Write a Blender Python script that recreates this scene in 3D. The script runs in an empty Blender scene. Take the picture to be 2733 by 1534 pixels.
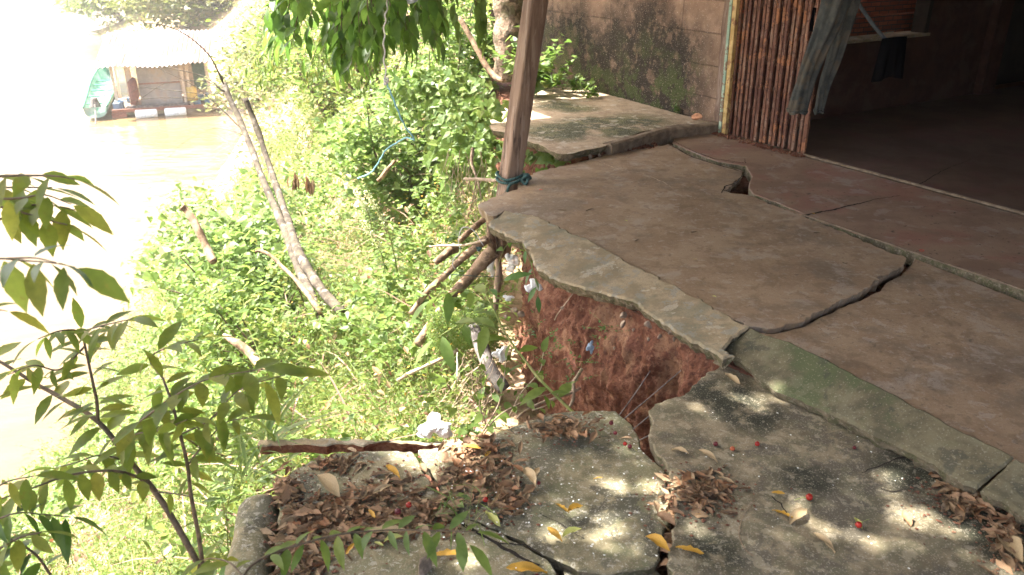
import bpy, math, random
import numpy as np
from mathutils import Vector, Matrix, Euler
rnd = random.Random(7)
rs = np.random.RandomState(11)
sc = bpy.context.scene
# ------------------------------------------------------------------ camera
W0, H0, F0 = 2733.0, 1534.0, 2177.0
PITCH = math.radians(23.6)
CAM = np.array([0.0, 0.0, 1.6])
cd = bpy.data.cameras.new("camera"); cam = bpy.data.objects.new("camera", cd); sc.collection.objects.link(cam)
cam.location = CAM; cam.rotation_euler = (math.radians(90) - PITCH, 0, 0)
cd.sensor_width = 36; cd.lens = 36 * F0 / W0; cd.clip_start = 0.05; cd.clip_end = 2000
cd.dof.use_dof = True; cd.dof.focus_distance = 4.2; cd.dof.aperture_fstop = 4.5
sc.camera = cam
# ------------------------------------------------------------------ world, sun, exposure
SUN = Vector((-0.50, 0.14, 0.86)).normalized()          # direction towards the sun
el = math.asin(SUN.z); az = math.atan2(SUN.x, SUN.y)
wd = bpy.data.worlds.new("World"); sc.world = wd; wd.use_nodes = True
wn = wd.node_tree; sky = wn.nodes.new("ShaderNodeTexSky"); sky.sky_type = 'NISHITA'; sky.sun_disc = False
sky.sun_elevation = el; sky.sun_rotation = az; sky.dust_density = 7.0; sky.air_density = 0.8; sky.ozone_density = 0.3
wn.links.new(sky.outputs[0], wn.nodes["Background"].inputs[0]); wn.nodes["Background"].inputs[1].default_value = 0.13
sl = bpy.data.lights.new("sun", 'SUN'); sl.energy = 5.0; sl.angle = math.radians(0.53); sl.color = (1.0, 0.955, 0.88)
so = bpy.data.objects.new("sun", sl); sc.collection.objects.link(so)
so.rotation_euler = SUN.to_track_quat('Z', 'Y').to_euler(); so.location = (0, 0, 30)
sc.view_settings.view_transform = 'Standard'; sc.view_settings.look = 'None'
sc.view_settings.exposure = 2.7; sc.view_settings.gamma = 1.0
sc.cycles.max_bounces = 8; sc.cycles.volume_bounces = 1; sc.cycles.transparent_max_bounces = 8; sc.cycles.use_denoising = True

# ------------------------------------------------------------------ geometry helpers
cp, sp = math.cos(PITCH), math.sin(PITCH)
def ray(px, py):
    a, b = (px - W0 / 2), -(py - H0 / 2)
    return np.array([a, F0 * cp + b * sp, -F0 * sp + b * cp]) / F0
def P(px, py, z=0.0):                      # where the sight line through a photo pixel meets height z
    d = ray(px, py); return CAM + d * ((z - CAM[2]) / d[2])
def Q(px, py, Y):                          # the point on that sight line at distance Y ahead
    d = ray(px, py); return CAM + d * (Y / d[1])
UA = math.radians(31.3)
UU = np.array([math.sin(UA), -math.cos(UA), 0]); VV = np.array([math.cos(UA), math.sin(UA), 0])
def UV(u, v, z=0.0): return UU * u + VV * v + np.array([0, 0, z])
def touv(p): return float(np.dot(p[:2], UU[:2])), float(np.dot(p[:2], VV[:2]))
_perm = rs.rand(97, 89, 83)
def vnoise(p, s=1.0, seed=0):
    q = np.asarray(p, float) * s + seed * 17.31 + 400
    i = np.floor(q).astype(int); f = q - i; f = f * f * (3 - 2 * f)
    def g(a, b, c): return _perm[(i[..., 0] + a) % 97, (i[..., 1] + b) % 89, (i[..., 2] + c) % 83]
    x0 = g(0,0,0)*(1-f[...,0]) + g(1,0,0)*f[...,0]; x1 = g(0,1,0)*(1-f[...,0]) + g(1,1,0)*f[...,0]
    x2 = g(0,0,1)*(1-f[...,0]) + g(1,0,1)*f[...,0]; x3 = g(0,1,1)*(1-f[...,0]) + g(1,1,1)*f[...,0]
    y0 = x0*(1-f[...,1]) + x1*f[...,1]; y1 = x2*(1-f[...,1]) + x3*f[...,1]
    return (y0*(1-f[...,2]) + y1*f[...,2]) * 2 - 1
def fbm(p, s=1.0, o=4, seed=0):
    r = 0; a = 1.0; t = 0
    for k in range(o): r = r + a * vnoise(p, s * 2.03 ** k, seed + k); t += a; a *= .5
    return r / t
class Batch:
    def __init__(s): s.v = []; s.f = []; s.n = 0
    def add(s, v, f):
        v = np.asarray(v, float).reshape(-1, 3)
        f = [np.asarray(q, int) for q in f] if not isinstance(f, np.ndarray) else f
        if isinstance(f, np.ndarray): s.f.append(f + s.n)
        else:
            by = {}
            for q in f: by.setdefault(len(q), []).append(q)
            for k in by: s.f.append(np.array(by[k]) + s.n)
        s.v.append(v); s.n += len(v); return s
    def inst(s, tv, tf, M, pos):           # M (N,3,3) columns = axes
        N = len(pos); V = np.einsum('nij,vj->nvi', M, tv) + pos[:, None, :]
        F = (tf[None] + (np.arange(N) * len(tv))[:, None, None]).reshape(-1, tf.shape[1])
        s.add(V.reshape(-1, 3), F)
    def mesh(s, name, mat, off=(0, 0, 0), smooth=False):
        v = np.concatenate(s.v) - np.asarray(off, float); me = bpy.data.meshes.new(name)
        me.vertices.add(len(v)); me.vertices.foreach_set("co", v.astype(np.float32).ravel())
        tot = np.concatenate([np.full(len(f), f.shape[1]) for f in s.f]); idx = np.concatenate([f.ravel() for f in s.f])
        me.loops.add(len(idx)); me.loops.foreach_set("vertex_index", idx.astype(np.int32))
        me.polygons.add(len(tot)); st = np.concatenate([[0], np.cumsum(tot)[:-1]])
        me.polygons.foreach_set("loop_start", st.astype(np.int32)); me.polygons.foreach_set("loop_total", tot.astype(np.int32))
        me.polygons.foreach_set("use_smooth", np.full(len(tot), smooth)); me.update(calc_edges=True); me.validate()
        if mat: me.materials.append(mat)
        return me
    def build(s, name, mat, parent=None, smooth=False):
        off = parent["_w"] if parent is not None else (0, 0, 0)
        o = bpy.data.objects.new(name, s.mesh(name, mat, off, smooth)); sc.collection.objects.link(o)
        if parent is not None: o.parent = parent; o["_w"] = off
        else: o["_w"] = (0.0, 0.0, 0.0)
        return o
def tag(o, label=None, cat=None, group=None, kind=None):
    if label: o["label"] = label
    if cat: o["category"] = cat
    if group: o["group"] = group
    if kind: o["kind"] = kind
    return o
def thing(name, label, cat, loc=(0, 0, 0), group=None):
    o = bpy.data.objects.new(name, None); sc.collection.objects.link(o); o.empty_display_size = .1
    o.location = [float(a) for a in loc]; o["_w"] = [float(a) for a in loc]
    return tag(o, label, cat, group)
def tube(b, pts, rad, n=8, wob=0, seed=0, cap=True, flat=1.0):
    pts = np.asarray(pts, float); m = len(pts)
    r = np.full(m, rad) if np.isscalar(rad) else np.interp(np.linspace(0, 1, m), np.linspace(0, 1, len(rad)), rad)
    T = np.gradient(pts, axis=0); T /= np.linalg.norm(T, axis=1)[:, None] + 1e-9
    a = np.cross(T[0], [0, 0, 1]) if abs(T[0][2]) < .9 else np.cross(T[0], [1, 0, 0]); a /= np.linalg.norm(a)
    V = []
    for i in range(m):
        a = a - T[i] * np.dot(a, T[i]); a /= np.linalg.norm(a); c = np.cross(T[i], a)
        for k in range(n):
            th = 2 * math.pi * k / n; V.append(pts[i] + r[i] * (math.cos(th) * a + flat * math.sin(th) * c))
    V = np.array(V)
    if wob: V += (fbm(V, 1.0 / (3 * r.mean()), 3, seed)[:, None]) * np.repeat(r, n)[:, None] * wob * (V - np.repeat(pts, n, 0)) / np.repeat(r, n)[:, None]
    F = [[i*n+k, i*n+(k+1) % n, (i+1)*n+(k+1) % n, (i+1)*n+k] for i in range(m-1) for k in range(n)]
    if cap: F += [list(range(n))[::-1], [(m-1)*n+k for k in range(n)]]
    b.add(V, F); return b
def smooth_path(pts, n=24):
    pts = np.asarray(pts, float)
    if len(pts) < 3: return np.array([pts[0] + (pts[-1]-pts[0])*t for t in np.linspace(0, 1, n)])
    out = []; p = np.vstack([2*pts[0]-pts[1], pts, 2*pts[-1]-pts[-2]]); k = max(2, n // (len(pts)-1))
    for i in range(1, len(p)-2):
        for t in np.linspace(0, 1, k, endpoint=False):
            out.append(.5*((2*p[i]) + (-p[i-1]+p[i+1])*t + (2*p[i-1]-5*p[i]+4*p[i+1]-p[i+2])*t*t + (-p[i-1]+3*p[i]-3*p[i+1]+p[i+2])*t**3))
    out.append(pts[-1]); return np.array(out)
def box(b, c, ax, hx, hy, hz):             # oriented box, ax = 3 unit vectors
    ax = np.asarray(ax, float); V = [np.asarray(c) + sx*hx*ax[0] + sy*hy*ax[1] + sz*hz*ax[2] for sx in (-1, 1) for sy in (-1, 1) for sz in (-1, 1)]
    b.add(V, np.array([[0,1,3,2],[4,6,7,5],[0,4,5,1],[2,3,7,6],[0,2,6,4],[1,5,7,3]])); return b
HA = (UU, VV, np.array([0, 0, 1.0]))
def bbox(b, c, ax, hx, hy, hz, bv=.004):   # box with chamfered edges
    V = []; ax = np.asarray(ax, float)
    for sx in (-1, 1):
        for sy in (-1, 1):
            for sz in (-1, 1):
                V.append((sx*(hx-bv), sy*(hy-bv), sz*hz)); V.append((sx*(hx-bv), sy*hy, sz*(hz-bv))); V.append((sx*hx, sy*(hy-bv), sz*(hz-bv)))
    import bmesh
    bm = bmesh.new(); vs = [bm.verts.new(v) for v in V]; r = bmesh.ops.convex_hull(bm, input=vs); bm.normal_update()
    bmesh.ops.dissolve_limit(bm, angle_limit=.01, verts=bm.verts[:], edges=bm.edges[:])
    bm.verts.index_update(); vv = np.array([np.asarray(c) + v.co.x*ax[0] + v.co.y*ax[1] + v.co.z*ax[2] for v in bm.verts])
    b.add(vv, [[v.index for v in f.verts] for f in bm.faces]); bm.free(); return b

# ------------------------------------------------------------------ materials
def rgb(c): return (c[0], c[1], c[2], 1.0)
def new_mat(name, rough=.8):
    m = bpy.data.materials.new(name); m.use_nodes = True; b = m.node_tree.nodes["Principled BSDF"]
    b.inputs["Roughness"].default_value = rough; b.inputs["Specular IOR Level"].default_value = .3
    return m, m.node_tree, b
def coords(nt, scale=None, rot=None):
    g = nt.nodes.new("ShaderNodeTexCoord"); out = g.outputs["Object"]
    if scale or rot:
        mp = nt.nodes.new("ShaderNodeMapping"); nt.links.new(out, mp.inputs[0])
        if scale: mp.inputs["Scale"].default_value = scale
        if rot: mp.inputs["Rotation"].default_value = rot
        out = mp.outputs[0]
    return out
def noise(nt, vec, scale, detail=6, rough=.6, dist=0):
    n = nt.nodes.new("ShaderNodeTexNoise"); nt.links.new(vec, n.inputs["Vector"])
    n.inputs["Scale"].default_value = scale; n.inputs["Detail"].default_value = detail; n.inputs["Roughness"].default_value = rough
    n.inputs["Distortion"].default_value = dist; return n.outputs["Fac"]
def ramp(nt, fac, lo, hi, a=0.0, b=1.0):
    r = nt.nodes.new("ShaderNodeMapRange"); r.interpolation_type = 'SMOOTHSTEP'; nt.links.new(fac, r.inputs[0])
    r.inputs[1].default_value = lo; r.inputs[2].default_value = hi; r.inputs[3].default_value = a; r.inputs[4].default_value = b; return r.outputs[0]
def mth(nt, op, a, b):
    n = nt.nodes.new("ShaderNodeMath"); n.operation = op
    for i, q in enumerate((a, b)):
        if isinstance(q, (int, float)): n.inputs[i].default_value = q
        else: nt.links.new(q, n.inputs[i])
    return n.outputs[0]
def mix(nt, fac, a, b):
    n = nt.nodes.new("ShaderNodeMix"); n.data_type = 'RGBA'
    for s, q in ((0, fac), (6, a), (7, b)):
        if isinstance(q, tuple): n.inputs[s].default_value = rgb(q)
        elif isinstance(q, (int, float)): n.inputs[s].default_value = q
        else: nt.links.new(q, n.inputs[s])
    return n.outputs[2]
def bump(nt, bs, h, strength=.3, dist=.01, prev=None):
    n = nt.nodes.new("ShaderNodeBump"); n.inputs["Strength"].default_value = strength; n.inputs["Distance"].default_value = dist
    nt.links.new(h, n.inputs["Height"])
    if prev is not None: nt.links.new(prev, n.inputs["Normal"])
    nt.links.new(n.outputs[0], bs.inputs["Normal"]); return n.outputs[0]
def layered(name, c0, c1, layers=(), s0=6, rough=.85, bumps=((60, .25, .004),), speck=None, scale=None, rot=None):
    m, nt, b = new_mat(name, rough); vec = coords(nt); v2 = coords(nt, scale, rot) if (scale or rot) else vec
    col = mix(nt, ramp(nt, noise(nt, v2, s0, 9, .68), .40, .60), c0, c1)
    for L in layers:                          # scale, lo, hi, colour, amount, [mask]
        f = ramp(nt, noise(nt, v2 if len(L) > 6 else vec, L[0], 10, .68, .3), .5 + (L[1] - .5) * .62, max(.5 + (L[2] - .5) * .5, .515 + (L[1] - .5) * .62), 0, L[4])
        if len(L) > 5 and L[5]:
            f = mth(nt, 'MULTIPLY', f, L[5](nt))
        col = mix(nt, f, col, L[3])
    if speck:
        f = ramp(nt, noise(nt, vec, speck[0] * .5, 2, .5), speck[1] - .04, speck[1], 0, speck[3]); col = mix(nt, f, col, speck[2])
    nt.links.new(col, b.inputs["Base Color"]); p = None
    for (s, st, d) in bumps: p = bump(nt, b, noise(nt, v2, s, 8, .6), st, d, p)
    return m
def zmask(lo, hi):
    def f(nt):
        s = nt.nodes.new("ShaderNodeSeparateXYZ"); nt.links.new(coords(nt), s.inputs[0]); n = noise(nt, coords(nt), 2.2, 5, .6)
        return ramp(nt, mth(nt, 'ADD', s.outputs[2], mth(nt, 'MULTIPLY', n, .9)), lo, hi, 1, 0)
    return f
def dirmask(dx, dy, lo, hi, a=0, b=1):
    def f(nt):
        s = nt.nodes.new("ShaderNodeSeparateXYZ"); nt.links.new(coords(nt), s.inputs[0])
        t = mth(nt, 'ADD', mth(nt, 'MULTIPLY', s.outputs[0], dx), mth(nt, 'MULTIPLY', s.outputs[1], dy))
        t = mth(nt, 'ADD', t, mth(nt, 'MULTIPLY', noise(nt, coords(nt), 5, 5, .6), .12))
        return ramp(nt, t, lo, hi, a, b)
    return f
def spots(cs):                               # stain patches centred at given places: (x, y, radius)
    def f(nt):
        tot = None
        for (x, y, r) in cs:
            v = nt.nodes.new("ShaderNodeVectorMath"); v.operation = 'DISTANCE'
            s = nt.nodes.new("ShaderNodeSeparateXYZ"); nt.links.new(coords(nt), s.inputs[0]); cmb = nt.nodes.new("ShaderNodeCombineXYZ")
            nt.links.new(s.outputs[0], cmb.inputs[0]); nt.links.new(s.outputs[1], cmb.inputs[1])
            nt.links.new(cmb.outputs[0], v.inputs[0]); v.inputs[1].default_value = (x, y, 0)
            g = ramp(nt, v.outputs["Value"], r * .35, r * 1.15, 1, 0); tot = g if tot is None else mth(nt, 'MAXIMUM', tot, g)
        return tot
    return f
rotU = (0, 0, UA - math.pi / 2)
M = {}
M['porch'] = layered('porch_cement', (.205, .140, .086), (.27, .195, .125),
    [(1.6, .50, .72, (.12, .095, .072), .6, None), (4.5, .57, .72, (.33, .29, .24), .40, None, 1), (14, .64, .72, (.38, .35, .31), .3, None),
     (2.2, .74, .80, (.42, .14, .10), .25, None), (30, .68, .74, (.06, .05, .04), .5, None), (55, .56, .70, (.33, .27, .20), .30, None), (8, .56, .72, (.13, .085, .05), .45, None)], s0=3.0, rough=.62,
    bumps=((9, .12, .01), (160, .35, .0015)), speck=(420, .66, (.10, .08, .06), .5))
M['porch_red'] = layered('worn_red_cement', (.17, .108, .073), (.225, .155, .105),
    [(1.4, .5, .7, (.22, .09, .07), .5, None), (5, .58, .70, (.29, .26, .23), .4, None), (22, .69, .73, (.03, .015, .012), .8, None)],
    s0=3.0, rough=.6, bumps=((9, .1, .01), (160, .3, .0015)), speck=(420, .66, (.08, .06, .05), .5))
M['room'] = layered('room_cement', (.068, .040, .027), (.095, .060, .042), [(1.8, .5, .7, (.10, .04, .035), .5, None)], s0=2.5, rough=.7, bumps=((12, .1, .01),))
M['apron'] = layered('apron_mortar', (.195, .150, .090), (.29, .23, .145),
    [(2.6, .50, .68, (.13, .125, .085), .6, None), (11, .55, .66, (.20, .20, .17), .6, None), (5, .62, .7, (.40, .36, .28), .5, None)],
    s0=7, rough=.9, bumps=((14, .35, .012), (90, .5, .004)), speck=(300, .64, (.12, .12, .09), .6))
M['kerb'] = layered('kerb_mortar', (.072, .064, .038), (.13, .112, .066),
    [(1.6, .42, .60, (.065, .080, .034), .85, None), (9, .58, .70, (.15, .14, .09), .35, None), (6, .58, .70, (.04, .04, .03), .6, None)],
    s0=7, rough=.9, bumps=((14, .35, .012), (90, .5, .004)), speck=(260, .66, (.26, .24, .18), .4))
_dark = [tuple(P(x, y, -.16)[:2]) + (r,) for x, y, r in ((1930, 1080, .22), (2000, 1130, .16), (2450, 1290, .2), (2560, 1330, .22), (2700, 1460, .26), (2600, 1420, .15), (2150, 1300, .12), (1900, 1500, .12))]
M['slab'] = layered('mossy_slab_concrete', (.115, .095, .058), (.215, .175, .11),
    [(3.4, .46, .60, (.085, .075, .055), .85, None), (9, .50, .62, (.12, .11, .065), .6, None), (15, .59, .70, (.31, .265, .18), .5, None),
     (7, .30, .52, (.022, .024, .014), .93, spots(_dark)), (40, .62, .70, (.36, .32, .24), .35, None)], s0=11, rough=.92,
    bumps=((26, .35, .008), (140, .6, .003)), speck=(330, .65, (.42, .38, .30), .4))
M['slab_pale'] = layered('pale_slab_concrete', (.135, .118, .066), (.235, .20, .12),
    [(3.1, .50, .64, (.10, .095, .065), .8, None), (8, .54, .64, (.14, .14, .075), .6, None), (5, .60, .68, (.055, .052, .038), .7, None),
     (45, .62, .68, (.46, .43, .36), .5, None)], s0=11, rough=.92, bumps=((26, .35, .008), (140, .6, .003)), speck=(330, .65, (.45, .41, .32), .4))
_ms = [tuple(P(x, y, .07)[:2]) + (r,) for x, y, r in ((1500, 350, .42), (1580, 330, .4), (1480, 280, .3), (1690, 325, .4), (1540, 290, .25), (1640, 350, .3))]
M['moss_slab'] = layered('moss_stained_slab', (.25, .185, .12), (.36, .28, .19),
    [(2.4, .32, .52, (.085, .088, .032), .92, spots(_ms)), (6, .42, .56, (.035, .042, .020), .85, spots(_ms)), (7, .60, .70, (.50, .46, .38), .5, None)],
    s0=8, rough=.9, bumps=((20, .3, .008), (120, .5, .003)), speck=(300, .63, (.5, .46, .38), .5))
M['broken'] = layered('broken_concrete_edge', (.11, .09, .055), (.20, .165, .105), [(20, .5, .62, (.10, .10, .045), .7, None), (60, .60, .68, (.34, .30, .22), .5, None)],
    s0=14, rough=.95, bumps=((45, .9, .02), (160, .8, .006)))
M['bead'] = layered('brown_mortar_bead', (.13, .095, .065), (.21, .16, .11), s0=14, rough=.9, bumps=((40, .5, .006),))
M['soil'] = layered('red_soil', (.115, .043, .024), (.18, .078, .046),
    [(7, .54, .72, (.13, .050, .033), .55, None), (22, .56, .68, (.26, .135, .085), .6, None), (3, .58, .70, (.27, .155, .09), .6, None), (34, .58, .66, (.06, .025, .018), .5, None)],
    s0=7, rough=.97, bumps=((16, .6, .03), (50, 1.0, .018), (160, .8, .006)))
M['ground'] = layered('bank_soil', (.22, .14, .085), (.34, .24, .16), [(3, .5, .65, (.14, .14, .05), .6, None), (30, .55, .65, (.33, .25, .17), .5, None)],
    s0=5, rough=.97, bumps=((12, .6, .04), (60, .7, .01)))
M['wood'] = layered('weathered_post_wood', (.115, .072, .050), (.24, .165, .12), [(9, .55, .7, (.055, .035, .027), .7, None, 1), (30, .56, .68, (.33, .26, .205), .5, None, 1)],
    s0=7, rough=.85, bumps=((30, .6, .008), (90, .5, .003)), scale=(1, 1, .06))
M['pole'] = layered('pole_bark', (.15, .095, .055), (.30, .21, .135), [(12, .54, .66, (.07, .045, .03), .7, None)], s0=14, rough=.85, bumps=((30, .5, .01), (90, .5, .003)))
M['dead'] = layered('dead_bark', (.035, .028, .02), (.085, .068, .048), [(10, .56, .68, (.22, .20, .17), .5, None), (6, .56, .64, (.06, .05, .03), .8, None)], s0=12, rough=.9, bumps=((40, .6, .012),))
M['greylog'] = layered('grey_log_bark', (.09, .08, .075), (.20, .175, .155), [(9, .54, .64, (.05, .04, .035), .8, None)], s0=12, rough=.85, bumps=((30, .5, .012),))
M['trunk'] = layered('trunk_bark', (.12, .082, .055), (.29, .21, .15), [(7, .52, .64, (.06, .07, .03), .6, None), (14, .54, .64, (.05, .035, .025), .8, None)], s0=6, rough=.95, bumps=((8, .9, .06), (40, .7, .015)))
M['root'] = layered('root_bark', (.26, .19, .13), (.42, .33, .24), s0=20, rough=.85, bumps=((60, .4, .004),))
M['stem'] = layered('brown_stem', (.075, .055, .032), (.15, .11, .07), s0=30, rough=.6, bumps=((90, .3, .002),))
M['greenstem'] = layered('green_stem', (.16, .20, .05), (.24, .24, .09), s0=10, rough=.6, bumps=((60, .2, .002),))
def leafmat(name, cols, trans=.35, rough=.45, veins=True, spot=None):
    m, nt, b = new_mat(name, rough); g = nt.nodes.new("ShaderNodeNewGeometry"); cr = nt.nodes.new("ShaderNodeValToRGB")
    nt.links.new(g.outputs["Random Per Island"], cr.inputs[0]); e = cr.color_ramp; e.interpolation = 'LINEAR'
    while len(e.elements) < len(cols): e.elements.new(.5)
    for i, c in enumerate(cols): e.elements[i].position = i / (len(cols) - 1); e.elements[i].color = rgb(c)
    col = cr.outputs[0]; vec = coords(nt)
    col = mix(nt, ramp(nt, noise(nt, vec, 35, 4, .6), .35, .7, 0, .35), col, tuple(.55 * q for q in cols[0]))
    if spot: col = mix(nt, ramp(nt, noise(nt, vec, 60, 5, .6), .58, .66, 0, .8), col, spot)
    nt.links.new(col, b.inputs["Base Color"]); b.inputs["Specular IOR Level"].default_value = .35
    bump(nt, b, noise(nt, vec, 120, 4, .5), .35, .002)
    t = nt.nodes.new("ShaderNodeBsdfTranslucent"); ms = nt.nodes.new("ShaderNodeMixShader"); ms.inputs[0].default_value = trans
    hs = nt.nodes.new("ShaderNodeHueSaturation"); hs.inputs["Value"].default_value = 1.5; nt.links.new(col, hs.inputs["Color"])
    nt.links.new(hs.outputs[0], t.inputs[0]); out = nt.nodes["Material Output"]
    nt.links.new(b.outputs[0], ms.inputs[1]); nt.links.new(t.outputs[0], ms.inputs[2]); nt.links.new(ms.outputs[0], out.inputs[0]); return m
M['leaf_bank'] = leafmat('undergrowth_leaf', [(.075, .125, .024), (.12, .19, .035), (.16, .23, .045), (.13, .21, .06), (.20, .25, .055), (.26, .25, .075)], trans=.6)
M['leaf_vine'] = leafmat('vine_leaf', [(.085, .15, .028), (.13, .20, .04), (.17, .24, .055), (.14, .225, .08), (.21, .26, .06)], trans=.5)
M['leaf_far'] = leafmat('far_bank_leaf', [(.06, .09, .02), (.12, .16, .03), (.17, .20, .05), (.22, .22, .08), (.10, .15, .04)])
M['leaf_dark'] = leafmat('dark_glossy_leaf', [(.04, .085, .015), (.06, .12, .02), (.08, .145, .026), (.11, .175, .03)], rough=.35, trans=.45)
M['leaf_top'] = leafmat('overhanging_leaf', [(.06, .125, .022), (.095, .18, .03), (.13, .22, .04), (.18, .25, .045)], rough=.4, trans=.55)
M['leaf_sap'] = leafmat('sapling_leaf', [(.115, .17, .03), (.15, .215, .036), (.185, .24, .042), (.23, .245, .045)], trans=.64, spot=(.16, .17, .035))
M['leaf_cane'] = leafmat('broad_green_leaf', [(.05, .11, .03), (.08, .16, .04), (.10, .18, .045)], trans=.3)
M['dry'] = leafmat('dry_brown_leaf', [(.12, .072, .038), (.22, .14, .075), (.30, .205, .115), (.38, .275, .165), (.24, .10, .042), (.27, .165, .085), (.16, .10, .06)], trans=.12, rough=.75, spot=(.08, .045, .03))
M['yellow'] = leafmat('yellow_fallen_leaf', [(.46, .26, .03), (.52, .30, .04), (.44, .23, .03)], trans=.15, rough=.6, spot=(.30, .15, .03))
M['lime'] = leafmat('lime_fallen_leaf', [(.42, .44, .11), (.46, .46, .14), (.36, .42, .10)], trans=.2, rough=.5)
M['tan'] = leafmat('tan_fallen_leaf', [(.36, .26, .14), (.42, .32, .18), (.33, .22, .12)], trans=.12, rough=.65, spot=(.2, .12, .06))
M['dryveg'] = leafmat('dry_stalk', [(.14, .075, .055), (.20, .115, .08), (.26, .17, .12)], trans=.1, rough=.8)
M['flower'] = leafmat('pale_blossom', [(.55, .60, .32), (.65, .66, .42), (.6, .62, .3)], trans=.3)
def plain(name, c, rough=.6, var=.25, s=20, metal=0, bmp=.3):
    m = layered(name, tuple(q * (1 - var) for q in c), tuple(min(1, q * (1 + var)) for q in c), s0=s, rough=rough, bumps=((s * 3, bmp, .003),))
    m.node_tree.nodes["Principled BSDF"].inputs["Metallic"].default_value = metal; return m
M['rust'] = layered('rusty_painted_steel', (.085, .032, .020), (.17, .075, .042),
    [(16, .57, .68, (.27, .18, .125), .5, None, 1), (40, .58, .68, (.30, .20, .14), .45, None, 1), (5, .60, .66, (.36, .15, .06), .6, None), (40, .6, .66, (.05, .02, .015), .8, None)],
    s0=14, rough=.75, bumps=((30, .6, .006), (120, .5, .003)), scale=(1, 1, .25))
M['mint'] = layered('mint_painted_steel', (.20, .30, .22), (.33, .42, .30), [(14, .56, .62, (.16, .07, .04), .8, None)], s0=10, rough=.7, bumps=((40, .4, .004),))
M['ochre'] = layered('ochre_painted_steel', (.36, .24, .08), (.50, .36, .15), [(12, .57, .63, (.20, .09, .045), .8, None)], s0=10, rough=.7, bumps=((40, .4, .004),))
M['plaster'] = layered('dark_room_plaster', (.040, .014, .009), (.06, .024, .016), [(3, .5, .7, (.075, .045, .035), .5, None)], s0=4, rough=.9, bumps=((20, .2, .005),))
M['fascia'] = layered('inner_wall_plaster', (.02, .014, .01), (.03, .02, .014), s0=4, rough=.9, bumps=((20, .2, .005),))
M['denim'] = layered('grey_green_cloth', (.040, .046, .044), (.075, .078, .070), [(5, .5, .65, (.10, .08, .055), .6, None)], s0=9, rough=.9, bumps=((14, .25, .01), (350, .5, .001)))
M['black'] = plain('black_cloth', (.003, .003, .004), .95); M['black'].node_tree.nodes['Principled BSDF'].inputs['Specular IOR Level'].default_value = 0; M['denim'].node_tree.nodes['Principled BSDF'].inputs['Specular IOR Level'].default_value = .1
M['pipe'] = plain('grey_blue_pipe', (.11, .13, .14), .5, .2)
M['rope'] = plain('blue_green_rope', (.04, .085, .08), .8, .35, 60)
M['rope_white'] = plain('white_wire', (.55, .52, .50), .5, .15, 60)
M['rope_blue'] = plain('pale_blue_string', (.22, .45, .52), .6, .15, 60)
M['wire'] = plain('grey_reinforcing_wire', (.20, .18, .17), .6, .3, 60)
def plastic(name, c, al=.75):
    m, nt, b = new_mat(name, .35); vec = coords(nt); n = noise(nt, vec, 20, 6, .6)
    nt.links.new(mix(nt, ramp(nt, n, .4, .65), c, tuple(.7 * q for q in c)), b.inputs["Base Color"]); b.inputs["Specular IOR Level"].default_value = .5
    b.inputs["Transmission Weight"].default_value = .0; b.inputs["Alpha"].default_value = al; bump(nt, b, n, .6, .02); return m
M['bag'] = plastic('thin_white_plastic', (.75, .77, .76), .8)
M['bag_lit'] = plastic('sunlit_white_plastic', (.82, .84, .84), .9)  # whiter than the other bags, sunlit look put into the colour
M['bag_blue'] = plain('faded_blue_cloth', (.25, .32, .40), .8, .3, 60)
M['berry'] = plain('red_berry_skin', (.26, .018, .012), .22, .3, 60, 0, .05)
M['berry_dark'] = plain('dark_berry_skin', (.09, .012, .014), .35, .4, 60)
M['berry_orange'] = plain('orange_berry_skin', (.34, .085, .035), .3, .3, 60)
M['petal'] = plain('white_petal', (.72, .74, .70), .6, .1, 60)
M['stone'] = plain('pale_rubble_stone', (.20, .15, .11), .9, .3, 25)
M['brickstone'] = plain('orange_brick_lump', (.40, .20, .11), .9, .25, 25)
M['crack'] = plain('crack_dark', (.020, .015, .011), .97, .3, 40)  # dark tone for the strips laid flat on the slabs as cracks
M['crack_pale'] = plain('crack_crumb', (.34, .27, .20), .97, .3, 60)
M['chip_red'] = plain('red_paint_chip', (.50, .04, .03), .6, .2)
M['sheet'] = layered('galvanised_sheet', (.36, .37, .38), (.50, .51, .52), [(10, .55, .65, (.28, .20, .15), .6, None)], s0=9, rough=.45, bumps=((20, .2, .004),))
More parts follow.
